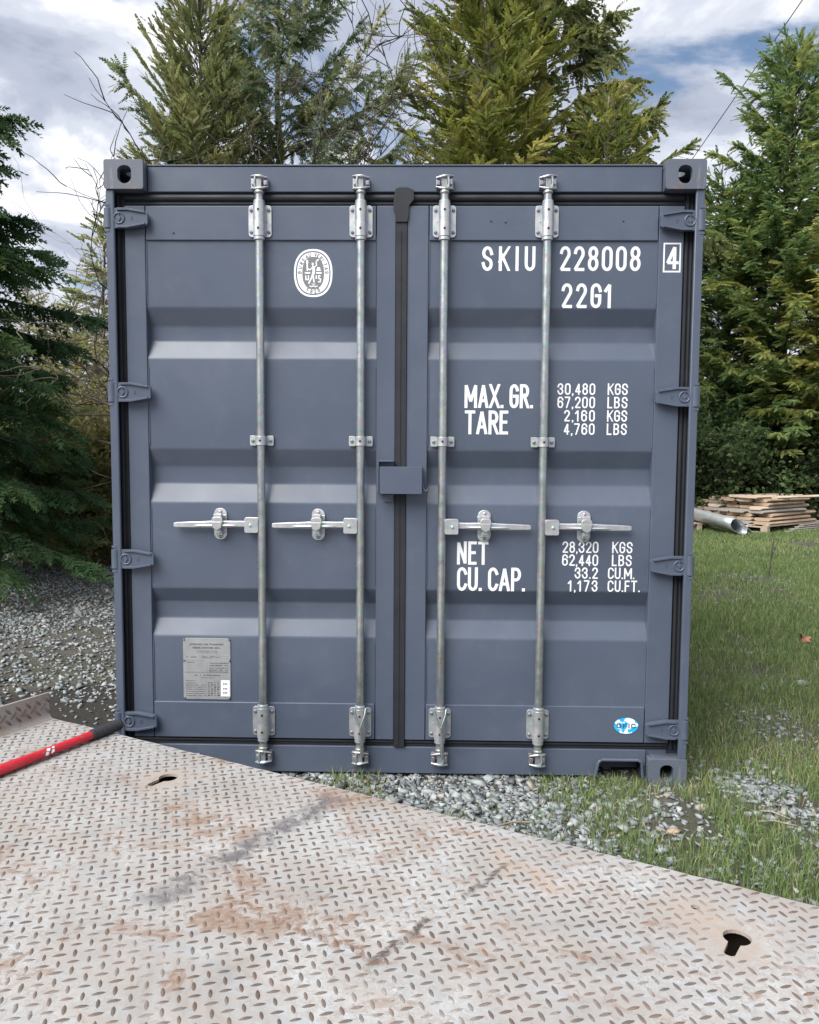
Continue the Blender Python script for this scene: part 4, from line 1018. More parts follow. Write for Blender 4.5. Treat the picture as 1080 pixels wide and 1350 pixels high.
# white printed mark on the shaft
c0 = loc(gp(62, 992, zt)); side = ax_.cross(Vector((0, 0, 1))).normalized(); s = MB()
vd = (Vector(tuple(CAM))-Vector((base[0], base[1], ZD))-c0).normalized(); nrm = (vd-ax_*vd.dot(ax_)).normalized(); up_ = nrm.cross(ax_)
def mk(quad):
    o_ = len(s.v)
    tc_ = max(0, min(1, (c0-A_).dot(ax_)/(B_-A_).length)); ax_p = A_+(B_-A_)*tc_
    for u_, w_ in quad:
        an_ = w_/.0185; s.v.append(tuple(ax_p+ax_*u_+(nrm*math.cos(an_)+up_*math.sin(an_))*.0196))
    s.f.append(tuple(range(o_, o_+len(quad))))
for qd in ([(-.020, -.010), (-.008, -.012), (-.002, -.002), (-.014, .002)], [(-.012, .004), (.000, .000), (.008, .010), (-.006, .012)], [(.004, -.010), (.018, -.006), (.020, .004), (.008, .002)], [(.012, .006), (.022, .006), (.024, .012), (.014, .012)]): mk(qd)
s.build('printed_mark', 'white', tool)
# ------------------------------------------------------------------ lumber, pallets, rolled sheet metal
def wood(name, stops, sc=(1, 1, 1)):
    a = NT(name); v = a.mapping(scale=sc); gr = a.noise(9, 7, .65, 1.2, v); c = a.ramp(gr, stops)
    st = a.ramp(a.noise(3, 6, .6), [(.55, 0.), (.75, .45)]); a.base(a.mix(st, c, (.24, .19, .15))); a.rough(.8); a.bump(gr, .25, .004); M[name] = a.mat
wood('cut_board', [(.3, (.26, .18, .125)), (.5, (.38, .28, .20)), (.7, (.48, .37, .27))], (1, 8, 8))
wood('pale_board', [(.3, (.42, .33, .24)), (.5, (.53, .43, .33)), (.7, (.62, .53, .42))], (1, 8, 8))
wood('grey_board', [(.3, (.20, .18, .165)), (.5, (.30, .275, .25)), (.7, (.42, .39, .355))], (1, 9, 9))
wood('pallet_wood', [(.3, (.24, .19, .14)), (.5, (.38, .31, .24)), (.7, (.48, .42, .35))], (1, 7, 7))
AZ = R(52); aw = Vector((math.sin(AZ), math.cos(AZ), 0)); ww = Vector((-math.cos(AZ), math.sin(AZ), 0))      # board axis, row direction
Fc = Vector(tuple(gp(1014, 704)))
Fc.z = float(gz(Fc.x, Fc.y))
RZ = math.atan2(aw.y, aw.x)
def pallet(loc, rz, L_, W_, label):
    p = empty('pallet', loc, rz, label, 'pallet', None)
    for i in range(7):
        w_ = .095; y_ = (W_-w_)*i/6; MB().box(0, L_, y_, y_+w_+rnd.uniform(-.012, .006), .118, .140).build('slat', 'pallet_wood', p, bevel=.003)
    for i in range(3):
        x_ = (L_-.09)*i/2
        MB().box(x_, x_+.09, .0, W_, .0955, .1175).build('stringer', 'pallet_wood', p, bevel=.003)
        for j in range(3):
            y_ = (W_-.13)*j/2; MB().box(x_, x_+.09, y_, y_+.13, .022, .095).build('block', 'pallet_wood', p, bevel=.003)
        MB().box(x_-.004, x_+.094, .002, W_-.002, .0, .0215).build('bottom_slat', 'pallet_wood', p, bevel=.003)
    return p
pallet(Fc-aw*.06+Vector((0, 0, .01)), RZ, 2.3, 1.85, 'weathered wooden pallet carrying the stack of sawn boards')
bp = {}
labels = {'cut_board': 'tan sawn board in the lumber stack on the pallet', 'pale_board': 'pale fresh sawn board in the lumber stack on the pallet', 'grey_board': 'grey weathered board in the lumber stack on the pallet'}
def board_mesh(mt, L_, W_, T_):
    m_ = MB(); c_ = T_*.42
    prof = [(0, T_*.5), (c_*1.5, 0), (W_-c_*1.5, 0), (W_, T_*.5), (W_-c_*1.2, T_), (c_*1.2, T_)]; n_ = 6
    m_.v = [(0, y_, z_) for y_, z_ in prof]+[(L_, y_, z_) for y_, z_ in prof]
    m_.f = [tuple(range(6))[::-1], tuple(range(6, 12))]+[(i, i+6, (i+1) % 6+6, (i+1) % 6)[::-1] for i in range(6)]
    me = bpy.data.meshes.new('board'); me.from_pydata(m_.v, [], m_.f); me.materials.append(M[mt]); return me
bl = Vector((0, 0, .152)); z = .152
for lay in range(7):
    T_ = .056+rnd.uniform(-.004, .008); xw = rnd.uniform(0, .06)+.03*lay
    lim = 1.70-.05*lay
    while xw < lim:
        W_ = rnd.uniform(.24, .33); 
        if xw+W_ > 1.86: break
        mt = rnd.choice(['cut_board', 'cut_board', 'pale_board', 'grey_board']) if lay > 2 else rnd.choice(['cut_board', 'cut_board', 'grey_board'])
        Ln = rnd.uniform(1.5, 2.0)-(.05*lay)
        o = bpy.data.objects.new('board', board_mesh(mt, Ln, W_, T_)); col.objects.link(o)
        o.location = Fc+aw*(rnd.uniform(-.12, .22)+.03*lay)+ww*xw+Vector((0, 0, z)); o.rotation_euler = (0, 0, RZ+rnd.uniform(-.06, .06))
        tag(o, labels[mt], 'board', labels[mt]); xw += W_+rnd.uniform(.006, .02)
    z += T_+.0095
for (s_, t_, L_, W_, rz, mt, lb) in ((.10, .30, 1.35, .62, 0, 'pale_board', 'broad pale slab lying flat on top of the lumber stack'), (.30, .02, 1.75, .17, .10, 'pale_board', 'long pale board skewed over the right edge of the lumber stack')):
    o = bpy.data.objects.new('board', board_mesh(mt, L_, W_, .045)); col.objects.link(o); o.location = Fc+aw*s_+ww*t_+Vector((0, 0, z)); o.rotation_euler = (0, 0, RZ+rz-.12); tag(o, lb, 'board')
    if rz: o.location.z -= .0; o.rotation_euler = (0, R(-1.0), RZ-.35)
# loose offcuts on the pallet's right flank
for i in range(4):
    mt = 'grey_board'; o = bpy.data.objects.new('board', board_mesh(mt, rnd.uniform(.9, 1.2), .09, .022)); col.objects.link(o)
    o.location = Fc+aw*(.45+.18*i)-ww*(.12)+Vector((0, 0, .020+.03*i)); o.rotation_euler = (0, 0, RZ-.10+.05*i); tag(o, 'grey offcut strip leaning along the right side of the lumber pallet', 'board', 'grey offcuts beside the pallet')
# second pallet half hidden behind the container, under the rolled sheet
q = Vector(tuple(gp(945, 703))); q.z = float(gz(q.x, q.y))+.012
pallet(q+Vector((-.80, .12, 0)), R(8), 1.15, 1.0, 'wooden pallet under the rolled metal sheet')
# rolled sheet
a = NT('sheet_zinc', Metallic=.6); a.base(a.ramp(a.noise(5, 7, .6), [(.3, (.48, .51, .54)), (.7, (.68, .71, .74))])); a.rough(.34); M['sheet'] = a.mat
rp = [(.40, .015), (.33, .075), (.24, .15), (.15, .225), (.07, .265), (.0, .275), (-.06, .25), (-.085, .20), (-.07, .14), (-.02, .085), (.06, .04), (.14, .012), (.22, .008), (.265, .03), (.27, .09), (.275, .15)]
# smooth the curl
def chaikin(p, it=2):
    for _ in range(it):
        o_ = [p[0]]
        for i in range(len(p)-1):
            a_, b_ = p[i], p[i+1]; o_ += [tuple(.75*a_[k]+.25*b_[k] for k in range(len(a_))), tuple(.25*a_[k]+.75*b_[k] for k in range(len(a_)))]
        p = o_+[p[-1]]
    return p
rp = chaikin(rp); e0 = Vector(tuple(gp(968, 708))); e0.z = float(gz(e0.x, e0.y))+.03
axd = Vector((-.34, .94, 0)).normalized(); ud = Vector((.94, .34, 0)).normalized(); m_ = MB(); ns = 8
for k in range(ns+1):
    t = k/ns
    for u_, v_ in rp: m_.v.append(tuple(axd*(1.9*t)+ud*(u_*(1-.25*t))+Vector((0, 0, v_+.13*min(1, t*1.6)+.004*math.sin(9*t+u_*20)))))
n_ = len(rp)
for k in range(ns):
    for i in range(n_-1): m_.f.append((k*n_+i, k*n_+i+1, (k+1)*n_+i+1, (k+1)*n_+i))
o = m_.build('metal_sheet', 'sheet', None, smooth=True, loc=e0); o.modifiers.new('thick', 'SOLIDIFY').thickness = .005
tag(o, 'galvanised metal sheet curled into a roll on the grass beside the lumber', 'metal sheet')

# ------------------------------------------------------------------ small things on the lawn
a = NT('dark_bark'); a.base(a.ramp(a.noise(12, 6, .7), [(.3, (.030, .024, .020)), (.7, (.085, .068, .055))])); a.rough(.9); a.bump(a.noise(30, 6), .5, .01); M['bark'] = a.mat
a = NT('tan_twig'); a.base(a.ramp(a.noise(7, 5, .6), [(.3, (.16, .125, .09)), (.7, (.40, .34, .27))])); a.rough(.85); M['twig'] = a.mat
a = NT('red_bark'); a.base(a.ramp(a.noise(6, 6, .65, .3, a.mapping(scale=(1, 1, .25))), [(.3, (.14, .085, .068)), (.7, (.32, .22, .18))])); a.rough(.9); a.bump(a.noise(14, 6, .6, 0, a.mapping(scale=(1, 1, .2))), .6, .02); M['red_bark'] = a.mat
sp_ = Vector(tuple(gp(1014, 760))); sp_.z = float(gz(sp_.x, sp_.y))
s = MB(); s.tube([(0, 0, -.02), (.01, 0, .15), (.03, .0, .33), (.045, 0, .50)], [.007, .006, .005, .003], 6); s.tube([(.012, 0, .18), (.05, .01, .30), (.11, .0, .46)], [.005, .004, .002], 6); s.tube([(.03, 0, .33), (.015, 0, .42), (.02, 0, .52)], [.004, .003, .0015], 6)
tag(s.build('sapling', 'bark', None, loc=sp_), 'bare dark forked sapling standing alone in the lawn', 'sapling')
lf = Vector(tuple(gp(1061, 849))); lf.z = float(gz(lf.x, lf.y))+.035
a = NT('dead_leaf'); a.base(a.ramp(a.noise(30, 4), [(.3, (.24, .085, .05)), (.7, (.38, .17, .11))])); a.rough(.7); M['leaf'] = a.mat
s = MB(); out = []
for i in range(20):
    an = 2*math.pi*i/20; r_ = .058*(1.0 if i % 4 == 0 else (.55 if i % 4 == 2 else .74)); out.append((r_*math.cos(an), r_*math.sin(an)*.9, .018*math.cos(2*an+.6)+.01*math.sin(3*an)))
s.v = [(0, 0, .006)]+out; s.f = [(0, i+1, (i+1) % 20+1) for i in range(20)]
s.tube([(0, 0, .006), (-.04, -.05, .0), (-.06, -.075, -.01)], .0018, 5)
o = s.build('dead_leaf', 'leaf', None, loc=lf); o.rotation_euler = (R(22), R(8), .4); tag(o, 'curled red brown dead leaf lying on the lawn', 'leaf')
for px, py, r_, lb in ((693, 1147, .04, None), (927, 1067, .035, 'tan flat stone in the grass before the container corner'), (888, 1098, .03, 'small reddish chip of wood in the grass near the deck edge'), (1056, 905, .06, 'large grey stone in the lawn beside a gravel patch')):
    if lb is None: continue
    p_ = gp(px, py); n1 = np.random.RandomState(int(px)); V = SV*(1+n1.uniform(-.25, .25, (len(SV), 1)))*np.array([r_, r_*.7, r_*.4])
    me = arr_mesh('stone', V, SF, np.full(len(SV), .98 if 'grey' not in lb else .6)); o = link('stone', me, 'stone' if 'wood' not in lb else 'cut_board', loc=(float(p_[0]), float(p_[1]), float(gz(p_[0], p_[1]))+r_*.2)); tag(o, lb, 'stone' if 'wood' not in lb else 'wood chip')
# fallen twigs on the dirt
for k, (x0, y0, x1, y1) in enumerate(((1003, 1073, 1042, 1084), (1000, 1087, 1052, 1093), (700, 1088, 640, 1096))):
    p0, p1 = gp(x0, y0), gp(x1, y1); z0 = .012+float(gz(p0[0], p0[1])); s = MB(); l_ = Vector((p1[0]-p0[0], p1[1]-p0[1], 0))
    s.tube([(0, 0, 0), tuple(l_*.4+Vector((0, .006, .008))), tuple(l_*.75+Vector((0, -.004, .005))), tuple(l_)], [.004, .0035, .003, .0015], 6)
    s.tube([tuple(l_*.4+Vector((0, .006, .008))), tuple(l_*.6+Vector((0, .03, .012)))], [.0025, .001], 5)
    o = s.build('fallen_twig', 'twig', None, loc=(float(p0[0]), float(p0[1]), z0)); tag(o, ('thick dead twig on the bare dirt right of the deck', 'thin straight dead twig on the bare dirt right of the deck', 'dead twig on the gravel before the container')[k], 'twig')
# ------------------------------------------------------------------ overhead cables and their pole (behind the container)
YPOLE = 34.; pt_ = at(872, 268, YPOLE)
a = NT('cable_black'); a.base((.03, .03, .035)); a.rough(.6); M['cable'] = a.mat
pole = empty('utility_pole', (float(pt_[0]), YPOLE, 0), 0, 'wooden utility pole carrying the overhead cables behind the container', 'pole')
s = MB(); s.tube([(0, 0, -.1), (0, 0, 4), (0, 0, float(pt_[2])+.25)], [.16, .14, .11], 12); s.build('shaft', 'bark', pole, smooth=True)
s = MB(); s.box(-.9, .9, -.06, .06, float(pt_[2])-.35, float(pt_[2])-.23); s.build('crossarm', 'bark', pole)
pe = [(1055, 0, 'thin overhead cable rising from behind the container to the upper sky', (0, 0, 0)), (1080, 62, 'lower overhead cable passing behind the tip of the cedar', (.85, 0, -.2))]
for k, (u_, v_, lb, of) in enumerate(pe):
    p0 = np.array([pt_[0]+of[0], YPOLE, pt_[2]+of[2]])
    if k == 1: p0 = at(985, 192, YPOLE); 
    p1 = at(u_, v_, 22.); d = p1-p0; p2 = p0+d*2.1; pts = []
    for i in range(25):
        t = i/24; q_ = p0+(p2-p0)*t; pts.append((q_[0]-p0[0], q_[1]-p0[1], q_[2]-p0[2]-.10*math.sin(math.pi*t)))
    o = MB().tube(pts, .016, 6).build('cable', 'cable', None, smooth=True, loc=tuple(float(c) for c in p0)); tag(o, lb, 'cable')
# ------------------------------------------------------------------ foliage
def leaf_mat(name, stops, trans=.52, rough=.6):
    a = NT(name); c = a.ramp(a.attr('tint'), stops); a.base(c); a.rough(rough); a.b.inputs['Specular IOR Level'].default_value = .3
    tr = a.n('ShaderNodeBsdfTranslucent'); a.t.links.new(c, tr.inputs[0]); mx = a.n('ShaderNodeMixShader'); mx.inputs[0].default_value = trans
    a.t.links.new(a.b.outputs[0], mx.inputs[1]); a.t.links.new(tr.outputs[0], mx.inputs[2]); a.t.links.new(mx.outputs[0], a.t.nodes['Material Output'].inputs[0]); M[name] = a.mat
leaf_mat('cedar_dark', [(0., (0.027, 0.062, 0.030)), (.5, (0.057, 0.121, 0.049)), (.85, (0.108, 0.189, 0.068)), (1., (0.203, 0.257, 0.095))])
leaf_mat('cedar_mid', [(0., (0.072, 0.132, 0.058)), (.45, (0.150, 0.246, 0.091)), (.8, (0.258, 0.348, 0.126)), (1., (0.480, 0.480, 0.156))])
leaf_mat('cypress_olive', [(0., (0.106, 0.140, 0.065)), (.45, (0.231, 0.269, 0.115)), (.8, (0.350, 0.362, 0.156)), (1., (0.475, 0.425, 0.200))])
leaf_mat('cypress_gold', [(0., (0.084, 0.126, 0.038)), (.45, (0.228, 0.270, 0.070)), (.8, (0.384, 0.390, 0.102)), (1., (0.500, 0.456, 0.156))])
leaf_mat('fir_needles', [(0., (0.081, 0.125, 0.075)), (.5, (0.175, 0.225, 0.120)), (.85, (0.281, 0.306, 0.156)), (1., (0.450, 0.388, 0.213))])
leaf_mat('thicket_leaf', [(0., (0.117, 0.137, 0.046)), (.45, (0.247, 0.247, 0.098)), (.8, (0.390, 0.351, 0.156)), (1., (0.500, 0.429, 0.260))])
leaf_mat('hedge_leaf', [(0., (0.034, 0.065, 0.029)), (.5, (0.078, 0.124, 0.047)), (.85, (0.150, 0.195, 0.073)), (1., (0.325, 0.286, 0.117))])

fr = np.random.RandomState(23)
def frond_tpl(npair, ang, wid, lat, seed, droop=.12, sub=0):
    """unit frond along +x in the xy plane; every leaflet a narrow diamond"""
    q = np.random.RandomState(seed); V, F = [], []
    def leaf(o, d, l, w_, nrm):
        s_ = np.cross(nrm, d); s_ /= np.linalg.norm(s_)+1e-9; b = len(V)
        V.extend([o+s_*w_*1.15, o+d*l, o-s_*w_*1.15]); F.append((b, b+1, b+2))
    for i in range(npair):
        t = (i+.6)/npair; env = lat*(1-.72*t)*(.55+.9*min(t*3, 1)*.5)
        for sd in (-1, 1):
            an = sd*(ang+q.uniform(-.2, .2)); o = np.array([t*.95+q.uniform(-.02, .02), 0, -droop*t*t]); d = np.array([math.cos(an), math.sin(an), q.uniform(-.30, .10)]); d /= np.linalg.norm(d)
            nrm = np.array([q.uniform(-.3, .3), q.uniform(-.3, .3), 1.]); l = env*q.uniform(.75, 1.2)
            if not sub: leaf(o, d, l, wid*q.uniform(.8, 1.2), nrm)
            else:
                leaf(o, d, l, wid*.55, nrm)
                for k in range(sub):
                    tt = (k+.7)/(sub+.3)
                    for s2 in (-1, 1):
                        a2 = an+s2*.62; d2 = np.array([math.cos(a2), math.sin(a2), q.uniform(-.3, .1)]); d2 /= np.linalg.norm(d2)
                        leaf(o+d*l*tt, d2, l*.42*(1.15-tt), wid*.5, nrm)
    leaf(np.array([.80, 0, -droop*.7]), np.array([1., 0, -.2]), .24, wid, np.array([0, 0, 1.]))
    leaf(np.array([0., 0, 0]), np.array([1., 0, -.05]), .55, wid*.5, np.array([0, 0, 1.]))
    return np.array(V), np.array(F)
TPL = {'cedar': [frond_tpl(8, .62, .052, .34, s_) for s_ in range(4)],
       'fine': [frond_tpl(8, .72, .050, .44, 20+s_, .22, 2) for s_ in range(4)],
       'fir': [frond_tpl(9, .95, .042, .26, 40+s_, .06) for s_ in range(4)],
       'weep': [frond_tpl(8, .5, .062, .28, 60+s_, .30) for s_ in range(4)]}
def norm(v): return v/(np.linalg.norm(v, axis=-1, keepdims=True)+1e-9)
def place_fronds(kind, P, D, Nn, Ls, tint):
    """P positions, D directions, Nn normals, Ls lengths -> V,F,t"""
    D = norm(D); S = norm(np.cross(Nn, D)); U = np.cross(D, S); VV, FF, TT, b = [], [], [], 0; pick = fr.randint(0, 4, len(P))
    for k in range(4):
        i = np.where(pick == k)[0]
        if not len(i): continue
        V0, F0 = TPL[kind][k]
        V = P[i, None]+(V0[None, :, 0:1]*D[i, None]+V0[None, :, 1:2]*S[i, None]+V0[None, :, 2:3]*U[i, None])*Ls[i, None, None]
        VV.append(V.reshape(-1, 3)); FF.append((F0[None]+(np.arange(len(i))*len(V0))[:, None, None]).reshape(-1, 3)+b); b += V.shape[0]*V.shape[1]
        TT.append(np.clip(np.repeat(tint[i], len(V0))+fr.normal(0, .07, len(i)*len(V0)), 0, 1))
    return np.concatenate(VV), np.concatenate(FF), np.concatenate(TT)
def conifer(name, loc, H, Rb, label, leafmat, kind='cedar', nb=150, cb=.4, elev=(10, 40), droop=.25, fl=.34, per=16, pw=.8, seed=1, bark='bark', tr=.16, group=None, inner=.2, jit=.25, hang=.3, tmean=.45, tip=.0, lim=None, belly=0., out=.08, asym=None, gaps=0.):
    global fr
    fr = np.random.RandomState(seed); q = np.random.RandomState(seed+900)
    z0 = float(gz(loc[0], loc[1])); t = empty(name, (float(loc[0]), float(loc[1]), z0), 0, label, 'tree', group)
    n_ = 12; bend = q.normal(0, .05, (n_+1, 2)).cumsum(0)*.5; tp = [(bend[i, 0], bend[i, 1], H*i/n_-.08*(i == 0)) for i in range(n_+1)]
    trunk = MB().tube(tp, [max(.012, tr*(1-.93*i/n_)*(1.25 if i == 0 else 1)) for i in range(n_+1)], 10).build('trunk', bark, t, smooth=True)
    Ps, Ds, Ns, Ls, Ts = [], [], [], [], []; lb = MB()
    ga = q.uniform(0, 6.28)
    for i in range(nb):
        u = (i+q.uniform(0, 1))/nb; u = u**.92; z = cb+(H-cb-.08)*u; ga += 2.399963+q.uniform(-.5, .5)
        prof = (1-u)**pw*(1-belly*(1-u)**6); r = Rb*prof*(1+jit*q.normal())+.10
        if q.rand() < out: r *= 1.22
        if gaps and q.rand() < gaps: continue
        dh = np.array([math.cos(ga), math.sin(ga), 0.])
        if asym is not None: r *= 1+asym[1]*float(dh[:2]@np.array([math.cos(asym[0]), math.sin(asym[0])]))
        if r < .08: continue
        el = math.tan(R(elev[0]+(elev[1]-elev[0])*u+q.uniform(-9, 9)))
        k = max(0, min(n_-1, int(z/H*n_))); o = np.array([bend[k, 0], bend[k, 1], z])
        ss = np.linspace(0, 1, 7)
        path = lambda s_: o+dh*r*np.asarray(s_)[..., None]+np.array([0, 0, 1.])*(r*(el*np.asarray(s_)-droop*np.asarray(s_)**2+tip*np.asarray(s_)**4))[..., None]
        pth = path(ss); rad0 = .005+.007*r
        lb.tube([tuple(p) for p in pth], [rad0*(1-.85*s_) for s_ in ss], 4, caps=False)
        mcount = max(4, int(per*r)); s_ = inner+(1.02-inner)*q.rand(mcount)**.75; s_[-2:] = 1.
        p = path(s_); tan = norm(path(s_+.02)-path(s_-.02)); sd = np.where(q.rand(mcount) < .5, -1, 1)*q.uniform(.25, 1.15, mcount); sd[-2:] *= .2
        lat = np.cross(tan, np.array([0, 0, 1.])); dd = tan*np.cos(sd)[:, None]+lat*np.sin(sd)[:, None]; dd[:, 2] -= q.uniform(0, 1, mcount)*hang
        nn = np.array([0, 0, 1.])+q.normal(0, .75, (mcount, 3)); ln = fl*(.55+.6*q.rand(mcount))*(1.15-.35*s_)*(.65+.35*min(1, r))
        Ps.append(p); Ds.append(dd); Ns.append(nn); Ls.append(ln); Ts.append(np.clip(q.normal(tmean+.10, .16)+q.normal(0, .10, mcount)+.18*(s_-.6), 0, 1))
    k = 10; zt_ = np.linspace(H-.7, H-.02, k); Ps.append(np.stack([np.full(k, bend[-1, 0]), np.full(k, bend[-1, 1]), zt_], 1)); aa = q.uniform(0, 6.28, k)
    Ds.append(np.stack([np.cos(aa)*.5, np.sin(aa)*.5, np.full(k, .9)], 1)); Ns.append(q.normal(0, 1, (k, 3))); Ls.append(np.full(k, fl*.7)); Ts.append(np.full(k, tmean))
    P, D, Nn, Ls, Ts = map(np.concatenate, (Ps, Ds, Ns, Ls, Ts))
    if lim is not None:
        kk = lim(P+np.array([loc[0], loc[1], z0])); P, D, Nn, Ls, Ts = P[kk], D[kk], Nn[kk], Ls[kk], Ts[kk]
    lb.build('limbs', bark, trunk)
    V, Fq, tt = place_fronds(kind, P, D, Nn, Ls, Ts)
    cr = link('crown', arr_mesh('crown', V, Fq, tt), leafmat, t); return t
def col_x(px, Y): return float(at(px, 600, Y)[0])
def hgt(py, px, Y): return float(at(px, py, Y)[2])
hide = lambda Y: (lambda P: P[:, 2] > hgt(330, 540, Y)*.9)          # what the container hides for good is left bare
# near cedar on the left, in front of the gravel
conifer('cedar_tree', (-5.25, 3.9), 7.9, 2.38, 'large dark green cedar with drooping sprays standing over the gravel bed', 'cedar_dark', 'fine', nb=400, cb=.65, elev=(2, 34), droop=.34, fl=.42, per=24, jit=.10, out=0., belly=.30, pw=1.0, seed=3, tr=.2, inner=.30, lim=lambda P: seen(P[:, 0], P[:, 1], P[:, 2], 40), hang=.55, tmean=.42, tip=.10)
conifer('young_cedar', (-4.75, 5.6), 1.95, 1.05, 'low bushy young cedar on the edge of the gravel under the dark cedar', 'cedar_mid', 'fine', nb=110, cb=.12, elev=(12, 45), droop=.2, fl=.34, per=13, pw=.55, seed=5, tr=.03, inner=.3, hang=.2, tmean=.38)
# behind the container
Y_ = 12.2; conifer('cypress_tree', (col_x(268, Y_), Y_), hgt(-12, 262, Y_), 1.45, 'dense olive green cypress behind the container beside the bare branches', 'cypress_olive', 'cedar', nb=330, cb=3.2, elev=(38, 66), droop=.14, fl=.40, per=26, pw=.72, seed=11, tr=.15, hang=.15, tmean=.45, jit=.16)
Y_ = 13.4; conifer('fir_tree', (col_x(372, Y_), Y_), hgt(-70, 372, Y_), 2.5, 'open fir with long upswept branches behind the container', 'fir_needles', 'fir', nb=150, cb=4.3, elev=(28, 44), droop=.30, fl=.50, per=44, pw=.85, seed=17, tr=.17, bark='bark', hang=1.1, tmean=.45, jit=.30, tip=.34, gaps=.42, asym=(0, .30), inner=.12)
Y_ = 12.0; conifer('cypress_tree', (col_x(636, Y_), Y_), hgt(-150, 636, Y_), 1.62, 'golden green feathery cypress behind the middle of the container', 'cypress_gold', 'cedar', nb=360, cb=3.4, elev=(32, 62), droop=.15, fl=.42, per=24, pw=.62, seed=23, tr=.15, bark='twig', hang=.25, tmean=.45, jit=.2)
Y_ = 14.0; conifer('weeping_conifer', (col_x(712, Y_), Y_), hgt(-150, 712, Y_), 2.25, 'tall weeping conifer with a bare reddish trunk behind the container', 'cypress_olive', 'weep', nb=210, cb=4.5, elev=(14, 30), droop=.34, fl=.62, per=38, pw=.62, seed=31, tr=.30, bark='red_bark', hang=1.3, tmean=.42, jit=.25, tip=.1, gaps=.36, inner=.45)
Y_ = 11.6; conifer('young_cypress', (col_x(792, Y_), Y_), hgt(120, 790, Y_), 1.35, 'small green cypress poking above the right half of the container roof', 'cypress_gold', 'cedar', nb=150, cb=3.0, elev=(30, 55), droop=.15, fl=.36, per=24, pw=.7, seed=37, tr=.08, bark='twig', hang=.3, tmean=.32, jit=.25)
# right side
Y_ = 13.8; conifer('cedar_tree', (col_x(1030, Y_), Y_), hgt(66, 1028, Y_), 1.8, 'bright green cedar with an open tip right of the container', 'cedar_mid', 'cedar', nb=400, cb=1.2, elev=(28, 60), droop=.22, fl=.34, per=36, pw=.66, seed=41, tr=.16, hang=.75, tmean=.56, jit=.2)
Y_ = 12.6; conifer('cedar_tree', (col_x(1140, Y_), Y_), hgt(290, 1140, Y_), 1.5, 'yellow green cedar cut by the right edge of the lawn beside the lumber', 'cypress_gold', 'cedar', nb=280, cb=1.9, elev=(26, 55), droop=.24, fl=.34, per=34, pw=.5, seed=43, tr=.13, hang=.75, tmean=.55, jit=.25)
Y_ = 14.6; conifer('cedar_tree', (col_x(948, Y_), Y_), hgt(258, 948, Y_), 1.7, 'shorter dark cedar tucked against the right side of the container', 'cedar_mid', 'cedar', nb=300, cb=.8, elev=(28, 58), droop=.22, fl=.36, per=28, pw=.5, seed=47, tr=.13, hang=.75, tmean=.46, jit=.25)
# distant pale conifers seen through the gap on the left
for k, (px, top, Y_, lb) in enumerate(((96, 395, 26, 'hazy far conifer seen in the gap left of the container'), (138, 300, 19, 'sunlit olive conifer behind the thicket left of the container'), (40, 380, 22, 'far conifer behind the dark cedar and the thicket'))):
    conifer('far_conifer', (col_x(px, Y_), Y_), hgt(top, px, Y_), 2.0 if k == 0 else 1.5, lb, 'cypress_olive', 'cedar', nb=120, cb=.6, elev=(12, 45), droop=.2, fl=.55, per=14, pw=.7, seed=60+k, tr=.14, hang=.3, tmean=.5)

# leafy and bare shrubs
def shrub(name, loc, H, spread, label, n_stems=7, seed=1, mat='twig', r0=.018, leaves=0, leafmat=None, lsize=.05, depth=4, cat='shrub', lean=(0, 0), wander=.28, ltint=.5, group=None, rmin=.0016, extra=0):
    q = np.random.RandomState(seed); z0 = float(gz(loc[0], loc[1])); t = empty(name, (float(loc[0]), float(loc[1]), z0), 0, label, cat, group); s = MB(); ends = []
    def grow(p, d, l, r, lev):
        n_ = 7; pts = [p.copy()]; pos = p.copy(); dd = d.copy()
        for i in range(n_):
            dd = norm(dd+q.normal(0, wander, 3)*np.array([1, 1, .6])+np.array([lean[0], lean[1], .02])*.3); pos = pos+dd*l/n_; pts.append(pos.copy()); 
            if lev >= 2: ends.append((pos.copy(), dd.copy()))
        s.tube([tuple(x_) for x_ in pts], [r*(1-.6*i/n_) for i in range(n_+1)], 5 if lev < 2 else 3, caps=False)
        if lev < depth:
            for k in range(q.randint(2, 4)+2*(lev == 0)+(lev == 1)+extra*(lev >= 2)):
                i = q.randint(1, n_+1); nd = norm(dd+q.normal(0, .75, 3)+np.array([0, 0, .15])); grow(pts[i], nd, l*q.uniform(.45, .75), max(rmin, r*(1-.6*i/n_)*.66), lev+1)
    for i in range(n_stems):
        an = q.uniform(0, 6.28); d = norm(np.array([math.cos(an)*spread/H, math.sin(an)*spread/H, 1.])); grow(np.array([math.cos(an)*.06, math.sin(an)*.06, -.03]), d, H*q.uniform(.42, .62), r0*q.uniform(.7, 1.2), 0)
    s.build('stems', mat, t)
    if leaves and ends:
        k = q.randint(0, len(ends), leaves); P = np.array([ends[i][0] for i in k])+q.normal(0, lsize*.9, (leaves, 3)); D = norm(np.array([ends[i][1] for i in k])+q.normal(0, .9, (leaves, 3)))
        Nn = norm(q.normal(0, 1, (leaves, 3))+np.array([0, -.3, .9])); S = norm(np.cross(Nn, D)); l = lsize*q.uniform(.6, 1.3, leaves)[:, None]
        V = np.stack([P, P+D*l*.5+S*l*.32, P+D*l, P+D*l*.5-S*l*.32], 1).reshape(-1, 3); Fq = np.arange(leaves*4).reshape(-1, 4)
        link('foliage', arr_mesh('foliage', V, Fq, np.repeat(np.clip(q.normal(ltint, .2, leaves), 0, 1), 4)), leafmat, t)
    return t
Y_ = 7.6; shrub('bare_shrub', (col_x(262, Y_), Y_), 7.6, .6, 'leafless dark branched shrub above the left end of the container roof', 6, 9, 'bark', .05, depth=4, cat='shrub', lean=(-.015, 0), rmin=.0065, extra=1, wander=.22)
